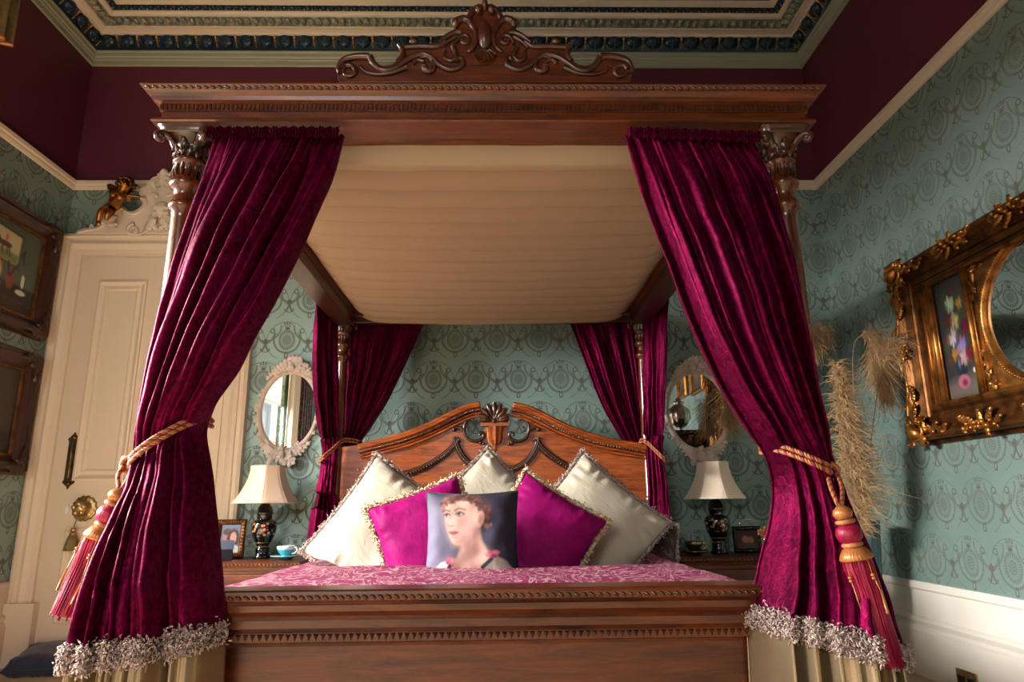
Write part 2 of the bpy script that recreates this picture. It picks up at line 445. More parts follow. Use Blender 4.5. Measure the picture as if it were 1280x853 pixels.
def canvas(paint, name, O, U, V, parent, w=True, mat='painted'):
    """Flat painted panel: corner O (top left), U across, V down."""
    h, wd = paint.c.shape[:2]; O, U, V = np.array(O), np.array(U), np.array(V)
    P = O + paint.x[..., None] * U + paint.y[..., None] * V
    mb = MB(); mb.add(grid(P)); mb.col = paint.c.reshape(-1, 3)
    return mb.build(name, mat, parent, w=w, recalc=False)


# ================================================================== THE ROOM
T = .16
def wall_bands(mb, x0, x1, y0, y1, holes=None):
    for z0, z1, mi in ((FL, .5, 0), (.5, 3.15, 1), (3.15, 4.45, 2)): mb.add(box(x0, x1, y0, y1, z0, z1), False, mi)
WM3 = ['cream', 'paper', 'burgundy']
mb = MB(); wall_bands(mb, XL - T, XR + T, YB, YB + T); struct(mb.build('wall_back', WM3))
mb = MB(); wall_bands(mb, XR, XR + T, YF, YB); struct(mb.build('wall_right', WM3))
# left wall with its tall window
WY0, WY1, WZ0, WZ1 = -.55, 3.10, .62, 2.95
mb = MB()
wall_bands(mb, XL - T, XL, YF, WY0); wall_bands(mb, XL - T, XL, WY1, YB)
mb.add(box(XL - T, XL, WY0, WY1, FL, .5), False, 0).add(box(XL - T, XL, WY0, WY1, .5, WZ0), False, 1)
mb.add(box(XL - T, XL, WY0, WY1, WZ1, 3.15), False, 1).add(box(XL - T, XL, WY0, WY1, 3.15, 4.45), False, 2)
struct(mb.build('wall_left', WM3))
# front wall (behind the camera) with a second window, added to let in fill light
VX0, VX1 = -2.3, -.7
mb = MB(); wall_bands(mb, XL - T, VX0, YF - T, YF); wall_bands(mb, VX1, XR + T, YF - T, YF)
mb.add(box(VX0, VX1, YF - T, YF, FL, .5), False, 0).add(box(VX0, VX1, YF - T, YF, .5, WZ0), False, 1)
mb.add(box(VX0, VX1, YF - T, YF, WZ1, 3.15), False, 1).add(box(VX0, VX1, YF - T, YF, 3.15, 4.45), False, 2)
struct(mb.build('wall_front', WM3))
mb = MB(); mb.add(box(XL - T, XR + T, YF - T, YB + T, FL - .15, FL), False); struct(mb.build('floor', 'carpet'))
mb = MB(); mb.add(box(XL - T, XR + T, YF - T, YB + T, ZC, ZC + .15), False); struct(mb.build('ceiling', 'burgundy'))
# sash windows
def window(name, axis, c, a0, a1):
    mb = MB(); g = MB()
    def bx(u0, u1, z0, z1, th=.05, off=.07):
        if axis == 'x': mb.add(box(c - off - th, c - off, u0, u1, z0, z1), False)
        else: mb.add(box(u0, u1, c - off - th, c - off, z0, z1), False)
    e = .06
    bx(a0, a0 + e, WZ0, WZ1); bx(a1 - e, a1, WZ0, WZ1); bx(a0 + e, a1 - e, WZ0, WZ0 + e); bx(a0 + e, a1 - e, WZ1 - e, WZ1)
    zm = .5 * (WZ0 + WZ1); bx(a0 + e, a1 - e, zm - .03, zm + .03); am = .5 * (a0 + a1); bx(am - .015, am + .015, WZ0 + e, zm - .03); bx(am - .015, am + .015, zm + .03, WZ1 - e)
    f = struct(mb.build(name, 'white_paint'))
    if axis == 'x': g.add(box(c - .098, c - .094, a0 + e, a1 - e, WZ0 + e, WZ1 - e), False)
    else: g.add(box(a0 + e, a1 - e, c - .098, c - .094, WZ0 + e, WZ1 - e), False)
    p = g.build('window_pane', 'pane', f)
window('window_1', 'x', XL, WY0, WY1); window('fill_window', 'y', YF, VX0, VX1)  # side window, then the unseen one added for fill

# skirtings: tall moulded dado boards
SK = [(0, .525), (.012, .525), (.02, .515), (.02, .49), (.012, .48), (.012, .345), (.026, .34), (.036, .325), (.03, .308), (.026, .30), (.034, .285), (.044, .275), (.044, FL), (0, FL)]
def skirt(name, kind, a0, a1):
    P = []
    for o, z in SK:
        if kind == 'r': P.append([(XR - o, a0, z), (XR - o, a1, z)])
        elif kind == 'l': P.append([(XL + o, a0, z), (XL + o, a1, z)])
        else: P.append([(a0, YB - o, z), (a1, YB - o, z)])
    mb = MB(); mb.add(grid(P), False); struct(mb.build(name, 'white_paint' if kind == 'r' else 'cream'))
skirt('baseboard_right', 'r', YF, YB); skirt('baseboard_left', 'l', YF, YB); skirt('baseboard_back', 'b', -1.62, XR)
# picture rail round the room
PR = [(0, 3.115), (.012, 3.118), (.02, 3.13), (.02, 3.142), (.034, 3.15), (.036, 3.172), (.024, 3.18), (0, 3.185)]
mb = MB(); mb.add(ringsweep(PR, XL, XR, YF, YB, True), False); struct(mb.build('trim_1', 'cream'))
# plaster cornice: sage moulding, cream fillets
mb = MB()
mb.add(ringsweep([(0, 4.10), (.006, 4.10), (.014, 4.105), (.014, 4.14), (.022, 4.145), (.022, 4.155), (.034, 4.165), (.036, 4.19), (.044, 4.195), (.044, 4.206), (.03, 4.21)], XL, XR, YF, YB, True), False)
struct(mb.build('trim_2', 'sage'))
mb = MB(); mb.add(ringsweep([(.03, 4.205), (.035, 4.25), (.055, 4.29), (.095, 4.31)], XL, XR, YF, YB, True)); struct(mb.build('trim_3', 'navy'))
mb = MB(); mb.add(ringsweep([(.085, 4.30), (.10, 4.30), (.105, 4.312), (.13, 4.318), (.15, 4.318), (.155, 4.33)], XL, XR, YF, YB, True), False)
mb.add(ringsweep([(.225, 4.352), (.228, 4.346), (.245, 4.35), (.255, 4.36), (.258, 4.372)], XL, XR, YF, YB, True), False)
mb.add(ringsweep([(.302, 4.386), (.306, 4.378), (.33, 4.384), (.35, 4.392), (.35, ZC + .01)], XL, XR, YF, YB, True), False)
struct(mb.build('trim_4', 'cream'))
mb = MB(); mb.add(ringsweep([(.152, 4.325), (.19, 4.345), (.228, 4.35)], XL, XR, YF, YB, True)); struct(mb.build('trim_5', 'sage_leaf'))
mb = MB(); mb.add(ringsweep([(.256, 4.37), (.28, 4.385), (.305, 4.388)], XL, XR, YF, YB, True)); struct(mb.build('trim_6', 'navy'))
def along(step, o, y_from):              # frames along the back wall and the far ends of the side walls
    out = []
    n = int((XR - XL - 2 * o) / step); st = (XR - XL - 2 * o) / n
    for i in range(n): out.append((Vector((XL + o + (i + .5) * st, YB - o, 0)), Vector((1, 0, 0)), Vector((0, -1, 0))))
    n = int((YB - o - y_from) / step)
    for i in range(n):
        y = YB - o - (i + .5) * step
        out.append((Vector((XR - o, y, 0)), Vector((0, 1, 0)), Vector((-1, 0, 0)))); out.append((Vector((XL + o, y, 0)), Vector((0, 1, 0)), Vector((1, 0, 0))))
    return out
mb = MB()
for p, t, nrm in along(.142, .06, 1.6):
    b = p + Vector((0, 0, 4.268)); up = Vector((0, 0, 1)); ax = (nrm * .8 - up * .6).normalized(); sd = ax.cross(t).normalized()
    if sd.z < 0: sd = -sd
    for q in range(-2, 3):               # ribs of the navy palmette
        a = q * .5; dr = (t * sin(a) + sd * cos(a))
        mb.add(ell(b - sd * .012 + dr * .022 + ax * .004, (.013, .040, .026), 8, 6, Matrix((tuple(dr.cross(ax)), tuple(dr), tuple(ax))).transposed()), True, 0)
    mb.add(ell(b + ax * .008 + sd * .004, (.056, .043, .020), 10, 6, Matrix((tuple(t), tuple(sd), tuple(ax))).transposed()), True, 0)
    mb.add(ell(b - sd * .03 + ax * .026, (.006,) * 3, 6, 4), True, 1); mb.add(ell(b - sd * .012 + ax * .03, (.004,) * 3, 6, 4), True, 1)
    e = b + t * .071
    for q, rr in ((-.036, .006), (-.022, .007), (-.007, .006), (.008, .008), (.025, .010)): mb.add(ell(e + sd * q + ax * .008, (rr,) * 3, 6, 4), True, 1)
    mb.add(ell(e + sd * .034 + ax * .008, (.011, .011, .009), 8, 4), True, 1)
struct(mb.build('trim_7', ['navy', 'gold'], recalc=False))
mb = MB()
for i, (p, t, nrm) in enumerate(along(.056, .19, 1.6)):
    b = p + Vector((0, 0, 4.34)); fl = nrm
    mb.add(ell(b - Vector((0, 0, .004)), (.024 if t.x else .036, .036 if t.x else .024, .02), 8, 6), True, 0)
    mb.add(ell(b - Vector((0, 0, .018)), (.005 if t.x else .034, .034 if t.x else .005, .012), 6, 4), True, 1 if i % 2 else 0)
struct(mb.build('trim_8', ['sage_leaf', 'gold'], recalc=False))
mb = MB()
for p, t, nrm in along(.055, .28, 1.6):
    b = p + Vector((0, 0, 4.38))
    mb.add(ell(b, (.02, .02, .014), 8, 5), True, 0); mb.add(ell(b - nrm * .012 + t * .027 - Vector((0, 0, .006)), (.007,) * 3, 6, 4), True, 1)
struct(mb.build('trim_9', ['navy', 'gold'], recalc=False))

# ------------------------------------------------------------------ door in the back wall
DX0, DX1, DT = -2.80, -1.795, 2.607        # leaf
CP = [(0, .0), (0, .05), (.018, .06), (.028, .045), (.05, .04), (.056, .05), (.075, .056), (.10, .04), (.108, .032), (.135, .028), (.14, .012), (.165, .012), (.165, 0)]
mb = MB(); P = []
X0, X1, ZT = XL + .005, -1.63, 2.77        # architrave, mitred
for o, e in CP: P.append([(X0 + o, YB - e, FL), (X0 + o, YB - e, ZT - o), (X1 - o, YB - e, ZT - o), (X1 - o, YB - e, FL)])
mb.add(grid(P), False)
mb.add(box(X0 - .0, X0 + .185, YB - .075, YB, FL, .40), False); mb.add(box(X1 - .185, X1 + .01, YB - .075, YB, FL, .40), False)
struct(mb.build('trim_10', 'cream'))
mb = MB(); mb.add(box(DX0 - .006, DX1 + .006, YB - .022, YB - .002, FL + .01, DT), False)
door = struct(mb.build('door_1', 'cream'))
def panel(x0, x1, z0, z1):
    mb = MB(); prof = [(0, .0), (0, .012), (.012, .016), (.022, .010), (.03, .004), (.04, .002), (.05, .006), (.062, .006), (.07, .0)]
    P = []
    for o, e in prof: P.append([(x0 + o, YB - .022 - e, z0 + o), (x1 - o, YB - .022 - e, z0 + o), (x1 - o, YB - .022 - e, z1 - o), (x0 + o, YB - .022 - e, z1 - o)])
    mb.add(grid(P, cv=True), False); return mb.build('door_panel', 'cream', door)
for x0, x1 in ((-2.68, -2.36), (-2.235, -1.915)):
    panel(x0, x1, 1.12, 2.44); panel(x0, x1, .28, .83)
# door furniture (parts of the door)
mb = MB(); c = at(89, 576, YB - .03); hw, hh = .036, .17
poly = [(-hw * .8, -hh * .72), (-hw, -hh * .74), (-hw, -hh * .82), (-hw * .6, -hh * .88), (-hw * .3, -hh * .92), (0, -hh * 1.06), (hw * .3, -hh * .92), (hw * .6, -hh * .88), (hw, -hh * .82), (hw, -hh * .74), (hw * .8, -hh * .72)]
poly = poly + [(x, -z) for x, z in poly[::-1]]
mb.add(prism([(c.x + x, YB - .022, c.z + z) for x, z in poly], (0, -.012, 0)), False)
mb.add(tube([(c.x, YB - .036, c.z - .11), (c.x, YB - .036, c.z + .11)], .014, 8))
for s in (-1, 1): mb.add(ell((c.x, YB - .034, c.z + s * .145), (.02, .012, .016)))
mb.build('push_plate', 'bronze', door, bevel=.003)
KN = at(103, 636, YB - .05)
mb = MB(); mb.add(lathe([(.0, 0), (.074, 0), (.078, .008), (.066, .014), (.05, .012), (.045, .02), (.03, .03), (.028, .05), (.04, .058), (.036, .07), (.02, .078), (0, .08)], 40, wob=lambda a: 1 + .06 * cos(14 * a)))
for q in range(5):
    a = q * 2 * pi / 5 + .4; mb.add(ell((.03 * cos(a), .03 * sin(a), .07), (.016, .016, .012)))
R_ = Matrix.Translation((KN.x, YB - .022, KN.z)) @ Matrix.Rotation(pi / 2, 4, 'X')
mb.build('door_knob', 'brass', door, xf=R_)
c = at(83, 637, YB - .03); mb = MB(); mb.add(ell((c.x, YB - .024, c.z), (.016, .01, .034))); mb.build('keyhole_cover', 'white_paint', door)
# tassel hung on the knob
tz = KN.z - .115
t = thing('key_tassel', 'small olive gold tassel hanging from the door knob', 'tassel', (KN.x - .03, YB - .062, tz))
mb = MB(); mb.add(tube([(.03, -.0, .115), (.022, 0, .07), (.004, 0, .03), (0, 0, .0)], .003, 6)); mb.build('cord', 'olive', t)
mb = MB(); mb.add(ell((0, 0, -.012), (.017, .017, .016))); mb.add(ell((0, 0, -.036), (.019, .019, .012))); mb.build('knot', 'brass', t)
mb = MB(); mb.add(lathe([(.016, -.04), (.026, -.06), (.036, -.10), (.04, -.135), (.03, -.135), (0, -.12)], 48, wob=lambda a: 1 + .05 * cos(16 * a))); mb.build('tassel_skirt', 'olive', t)

# plaster overdoor
half = [(96, 294), (99, 289), (107, 286), (113, 286), (115, 281), (119, 281.5), (121, 285), (127, 283), (134, 277), (139, 270), (144, 264.5), (150, 260), (156, 258), (161, 259.5), (162.5, 262.5), (166, 265), (172, 265), (178, 262.5), (183, 258), (184.5, 254), (181, 250), (182, 246.5), (179, 241), (173, 237.5), (180, 236.5), (189, 233.5), (192, 228), (197, 223), (204, 220.5), (206.5, 218.5), (209, 214.5), (212, 217), (215, 214)]
MX = -2.305
pts = [at(x, y, 4.40) for x, y in half]
xs = [(p.x, p.z) for p in pts]; k = (MX - xs[0][0]) / (xs[-1][0] + .004 - xs[0][0])
xs = [(xs[0][0] + (x - xs[0][0]) * k, z) for x, z in xs]
zb = 2.765
t = thing('overdoor_pediment', 'cream scrolled plaster pediment resting on the door architrave', 'pediment', (MX, 4.40, zb))
out = [(x, z) for x, z in xs] + [(2 * MX - x, z) for x, z in xs[::-1]]
out[0] = (out[0][0], zb); out[-1] = (out[-1][0], zb)
mb = MB(); mb.add(prism([(x, 4.385, z) for x, z in out], (0, .06, 0)), False); mb.build('backboard', 'plaster', t, w=True, bevel=.012)
mb = MB(); FR = 4.385
for s in (1, -1):
    f = lambda px, py: Vector((MX + s * (at(px, py, FR).x - xs[0][0]) * k * 1 + s * (xs[0][0] - MX), FR - .004, at(px, py, FR).z))
    mb.add(tube(smooth([f(100, 291), f(112, 288), f(128, 285), (f(140, 272)), f(149, 263), f(156, 261), f(160, 264), f(157, 267)], 40), [.010] * 40))
    mb.add(tube(smooth([f(160, 265), f(170, 268), f(180, 265), f(188, 256), f(186, 248), f(181, 248)], 30), [.012] * 30))
    mb.add(spiral(f(172, 288), (1, 0, 0), (0, 0, 1), .045, .008, 1.4, pi * .5, .014, .008, sgn=s))
    mb.add(tube(smooth([f(172, 294), f(184, 292), f(196, 283), f(203, 268), f(208, 262)], 30), np.linspace(.006, .016, 30)))
    for px, py, dx, dz, ln in ((190, 288, .6, .8, .11), (196, 280, .3, 1, .10), (202, 272, 0, 1, .09), (204, 288, .7, .5, .08), (148, 272, -.8, -.5, .10), (150, 280, -.9, -.2, .08), (203, 236, -.6, .8, .07), (205, 246, -.8, .3, .06)):
        mb.add(leaf(f(px, py), (dx * s, 0, dz), (0, -1, 0), ln, ln * .55, .18))
mb.add(ell((MX, FR, 2.94), (.05, .03, .06))); mb.add(leaf((MX, FR, 3.10), (0, 0, 1), (0, -1, 0), .14, .10, .15))
mb.build('scrollwork', 'plaster', t, w=True, recalc=False)

# gilt cherub
def skin(name, joints, edges, mat, parent, sub=2, root=0):
    me = bpy.data.meshes.new(name); me.from_pydata([j[0] for j in joints], edges, []); me.materials.append(M[mat])
    o = bpy.data.objects.new(name, me); COL.objects.link(o); o.parent = parent
    md = o.modifiers.new('skin', 'SKIN'); md.use_smooth_shade = True
    sv = me.skin_vertices[0].data if me.skin_vertices else None
    if sv is None:
        bm = bmesh.new(); bm.from_mesh(me); bm.verts.layers.skin.verify(); bm.to_mesh(me); bm.free(); sv = me.skin_vertices[0].data
    for i, j in enumerate(joints): sv[i].radius = (j[1], j[1]); sv[i].use_root = (i == root)
    o.modifiers.new('sub', 'SUBSURF').render_levels = sub; o.modifiers['sub'].levels = sub
    return o
CY = 4.30
g = lambda px, py, dy=0: tuple(at(px, py, CY + dy))
base = at(146, 262, CY)
t = thing('cherub_figure', 'gilt curly-haired cherub figure leaning out over the plaster pediment', 'figurine', tuple(base))
lv = lambda p: tuple(Vector(p) - base)
J = [(g(140, 257), .042), (g(145, 250), .043), (g(150, 243), .041), (g(153, 238, -.01), .020), (g(156, 232, -.03), .043), (g(157, 228, -.03), .040),
     (g(144, 241, -.04), .019), (g(139, 244, -.07), .016), (g(142, 243.5, -.10), .014), (g(157, 245, -.03), .019), (g(161, 250, -.05), .016), (g(160, 245, -.09), .014),
     (g(132, 261, -.04), .030), (g(126, 264, -.07), .025), (g(124, 271, -.06), .020), (g(122.5, 278, -.05), .014), (g(124, 281, -.08), .011),
     (g(141, 263, -.02), .028), (g(136, 268, -.06), .023), (g(133, 272, -.06), .018), (g(133, 276, -.06), .012)]
J = [(p, r / 1.22) for p, r in J]
J = [(p, r * 1.22) for p, r in J]
J = [(lv(p), r) for p, r in J]
E_ = [(0, 1), (1, 2), (2, 3), (3, 4), (4, 5), (2, 6), (6, 7), (7, 8), (2, 9), (9, 10), (10, 11), (0, 12), (12, 13), (13, 14), (14, 15), (15, 16), (0, 17), (17, 18), (18, 19), (19, 20)]
body = skin('body', J, E_, 'gilt', t)
mb = MB(); hc = Vector(lv(g(156.5, 230, -.03)))
for i in range(60):
    a, b = random.uniform(-.5, pi + .5), random.uniform(-.5, 1.5)
    dv = Vector((cos(a) * cos(b), sin(a) * cos(b) - .05, sin(b) + .15)).normalized()
    mb.add(ell(hc + dv * .047, (.015,) * 3, 7, 5))
mb.build('curly_hair', 'gilt_dark', t, recalc=False)
mb = MB()
mb.add(ell(hc + Vector((.002, -.044, -.008)), (.006, .009, .007), 8, 5)); mb.add(ell(hc + Vector((.002, -.040, -.024)), (.010, .005, .004), 8, 5))
for s in (-1, 1): mb.add(ell(hc + Vector((s * .014, -.039, .004)), (.006, .004, .004), 8, 5)); mb.add(ell(hc + Vector((s * .042, 0, -.006)), (.006, .009, .012), 8, 5)); mb.add(ell(hc + Vector((s * .02, -.033, -.014)), (.012, .010, .011), 8, 5))
mb.build('face', 'gilt', t, recalc=False)
mb = MB(); mb.add(tube([lv(g(137, 241.5, -.11)), lv(g(181, 247, -.09))], .0035, 8)); mb.build('arrow', 'gilt', t)
for s in (-1, 1):
    mb = MB(); p = Vector(lv(g(152, 238, .04)))
    for q in range(5): mb.add(leaf(p, (s * (1 - .13 * q), .25, .35 - .25 * q), (0, -1, .1), .12 - .014 * q, .04, .1, 1, .12))
    mb.build('wing', 'gilt_dark', t, recalc=False)

# socket plate on the skirting
c = atx(1209, 851, XR - .05)
t = thing('wall_socket', 'brass double socket plate low on the white skirting', 'socket', (XR - .046, c.y, c.z))
mb = MB(); mb.add(box(-.008, .002, -.073, .073, -.043, .043), False); mb.build('plate', 'brass', t, bevel=.003)
for s in (-1, 1):
    mb = MB(); mb.add(box(-.012, -.006, s * .035 - .024, s * .035 + .024, -.028, .012), False); mb.build('insert', 'black', t, bevel=.002)
    mb = MB(); mb.add(box(-.014, -.006, s * .035 - .008, s * .035 + .008, .018, .034), False); mb.build('switch', 'brass', t, bevel=.002)

# navy cushion on the floor
def pillow_mesh(S, thick, n=44, seed=0, wr=.012, pinch=.07):
    """Front and back of a stuffed cushion in local XZ, facing -Y."""
    P = []; rs = random.Random(seed); ph = [rs.uniform(0, 6) for _ in range(8)]
    mb = MB()
    for side in (-1, 1):
        P = []
        for i in range(n + 1):
            row = []
            for j in range(n + 1):
                u, v = -1 + 2 * i / n, -1 + 2 * j / n
                k = 1 - pinch * (1 - v * v) * u * u; l = 1 - pinch * (1 - u * u) * v * v
                h = ((1 - u ** 4) * (1 - v ** 4)) ** .55
                e = max(abs(u), abs(v))
                dx, dy = 1 - abs(u), 1 - abs(v)
                pleat = 0
                for m_, (s_, q_) in enumerate(((v, u), (u, v))):     # puckers running in from the seams
                    d = 1 - abs(q_); pleat += sin(s_ * 19 + ph[m_] + 2.2 * sin(s_ * 7 + ph[m_ + 2]) + (1.5 if q_ > 0 else 0)) * math.exp(-((d - .16) / .13) ** 2) * abs(s_) ** .6
                nz = mnoise.noise((u * 1.7 + seed, v * 1.7, side * 3.1))
                y = side * (thick * .5 * h * (1 + .16 * nz) + wr * pleat * min(1, 5 * h * h) * .8)
                row.append((u * S * .5 * k, y, v * S * .5 * l))
            P.append(row)
        mb.add(grid(P))
    return mb
def edge_pts(S, pinch=.07, n=40):
    out = []
    for a in range(4):
        for i in range(n):
            s = -1 + 2 * i / n; u, v = ((s, -1), (1, s), (-s, 1), (-1, -s))[a]
            out.append(Vector((u * S * .5 * (1 - pinch * (1 - v * v) * u * u), 0, v * S * .5 * (1 - pinch * (1 - u * u) * v * v))))
    return out + [out[0]]
t = thing('floor_cushion', 'navy blue cushion lying on the carpet by the door', 'cushion', (-2.585, 4.26, FL + .07), (radians(-78), 0, .12))
pillow_mesh(.32, .14, seed=5).build('cover', 'navy_cloth', t)
mb = MB(); mb.add(tube(edge_pts(.32), .006, 6, closed=False)); mb.build('piping', 'navy_cloth', t)

# olive swag tail at the top left
p0 = atx(11, 54, -2.78)
t = thing('curtain_swag', 'olive gold swag tail with pale hem high on the left wall', 'curtain', (XL, p0.y - .12, p0.z + .55))
q0, q1, q2, q3 = atx(-40, -60, -2.80), atx(31, -40, -2.80), atx(11, 54, -2.80), atx(-34, 22, -2.80)
P = []
for i in range(30):
    v = i / 29; row = []
    for j in range(40):
        u = j / 39; p = q0.lerp(q1, u).lerp(q3.lerp(q2, u), v); row.append(tuple(p + Vector((.03 * sin(u * 19 + v), 0, 0))))
    P.append(row)
mb = MB(); mb.add(grid(P)); mb.build('swag_cloth', 'olive', t, w=True, solid=.006)
mb = MB(); mb.add(tube([tuple(Vector(x) + Vector((0, 0, -.012))) for x in P[-1]], .014, 8)); mb.build('hem', 'tassel_gold', t, w=True)
mb = MB(); mb.add(tube([tuple(q0 + Vector((-.2, -.1, .02))), tuple(q0 + Vector((0, 0, .02))), tuple(q1 + Vector((0, .05, .02))), tuple(q1 + Vector((-.19, .09, .02)))], .014)); mb.build('bracket', 'brass', t, w=True)

# ------------------------------------------------------------------ pictures on the left wall
def left_picture(label, yr, z0, z1, width, paint):
    th = .055; X0 = XL + .002; y1, y0 = yr, yr - width
    t = thing('framed_painting', label, 'painting', (X0, (y0 + y1) / 2, z0), group='paintings on the left wall')
    prof = [(0, 0), (0, .03), (.012, .05), (.03, .042), (.05, .05), (.075, .036), (.095, .018), (.10, .022), (.112, .014), (.112, .004)]
    P = []
    for o, e in prof: P.append([(X0 + e, y0 + o, z0 + o), (X0 + e, y1 - o, z0 + o), (X0 + e, y1 - o, z1 - o), (X0 + e, y0 + o, z1 - o)])
    mb = MB(); mb.add(grid(P, cv=True), False)
    for cy, cz, sy, sz in ((y0, z0, 1, 1), (y1, z0, -1, 1), (y0, z1, 1, -1), (y1, z1, -1, -1)):
        for dy, dz, l in ((1, .12, .17), (.12, 1, .17), (1, 1, .10)): mb.add(leaf((X0 + .04, cy + sy * .03, cz + sz * .03), (0, sy * dy, sz * dz), (1, 0, 0), l, .07, .05))
        mb.add(ell((X0 + .05, cy + sy * .035, cz + sz * .035), (.012, .022, .022)))
    mb.build('frame', 'wood_dark', t, w=True, recalc=False)
    P = []
    for o, e in [(.108, .02), (.116, .024), (.124, .02), (.126, .008)]: P.append([(X0 + e, y0 + o, z0 + o), (X0 + e, y1 - o, z0 + o), (X0 + e, y1 - o, z1 - o), (X0 + e, y0 + o, z1 - o)])
    mb = MB(); mb.add(grid(P, cv=True), False); mb.build('slip', 'gilt_dark', t, w=True)
    canvas(paint, 'canvas', (X0 + .008, y0 + .12, z1 - .12), (0, width - .24, 0), (0, 0, -(z1 - z0 - .24)), t)
p = Paint(110, 90, (74, 88, 74))
p.ell(.5, .15, .7, .4, (62, 76, 64), .8); p.poly([(0, .66), (1, .70), (1, 1), (0, 1)], (30, 22, 20), .02)
p.poly([(.36, .06), (.77, .10), (.76, .50), (.35, .46)], (30, 26, 18)); p.poly([(.38, .09), (.75, .125), (.74, .475), (.37, .435)], (176, 168, 130)); p.poly([(.38, .32), (.745, .35), (.74, .475), (.37, .435)], (110, 116, 66), .02)
p.ell(.57, .28, .08, .035, (60, 38, 26)); p.line([(.51, .29), (.49, .39)], .008, (50, 32, 24)); p.line([(.62, .30), (.64, .40)], .008, (50, 32, 24)); p.line([(.54, .3), (.55, .39)], .008, (50, 32, 24)); p.line([(.60, .3), (.60, .39)], .008, (50, 32, 24))
p.line([(.51, .27), (.47, .20)], .02, (60, 38, 26)); p.ell(.455, .19, .03, .018, (60, 38, 26)); p.ell(.58, .20, .018, .045, (190, 90, 70))
p.ell(.80, .30, .02, .06, (36, 36, 34), rot=.2); p.line([(.80, .33), (.82, .42)], .008, (36, 36, 34))
p.ell(.50, .60, .075, .12, (196, 176, 150)); p.ell(.50, .53, .07, .06, (186, 120, 66)); p.poly([(.47, .40), (.53, .40), (.54, .50), (.46, .50)], (150, 110, 80))
p.ell(.33, .62, .09, .12, (70, 96, 120)); p.ell(.35, .74, .10, .04, (200, 200, 196)); p.ell(.68, .64, .05, .12, (120, 66, 40)); p.line([(.68, .6), (.74, .46)], .012, (40, 36, 34)); p.line([(.66, .6), (.64, .46)], .012, (40, 36, 34))
p.ell(.55, .74, .04, .05, (90, 110, 120)); p.ell(.83, .62, .02, .08, (206, 200, 190)); p.ell(.82, .76, .06, .03, (186, 190, 180)); p.line([(0, .84), (1, .88)], .01, (56, 40, 34))
left_picture('dark-framed still life with a small horse picture, hung above another', 4.34, 2.0, 2.772, .98, p)
p = Paint(110, 90, (50, 46, 36))
p.poly([(0, .72), (1, .74), (1, 1), (0, 1)], (28, 20, 18), .03); p.ell(.2, .3, .3, .3, (66, 60, 44), .8)
p.poly([(.4, .12), (.62, .14), (.62, .36), (.4, .34)], (120, 104, 70)); p.ell(.55, .52, .06, .10, (120, 70, 50)); p.ell(.62, .66, .05, .07, (150, 120, 100)); p.ell(.42, .66, .08, .06, (96, 60, 44)); p.ell(.52, .74, .05, .02, (176, 150, 130)); p.ell(.30, .58, .06, .14, (64, 52, 44))
left_picture('lower dark-framed painting, brown and shadowy, on the left wall', 4.335, 1.15, 1.908, .98, p)

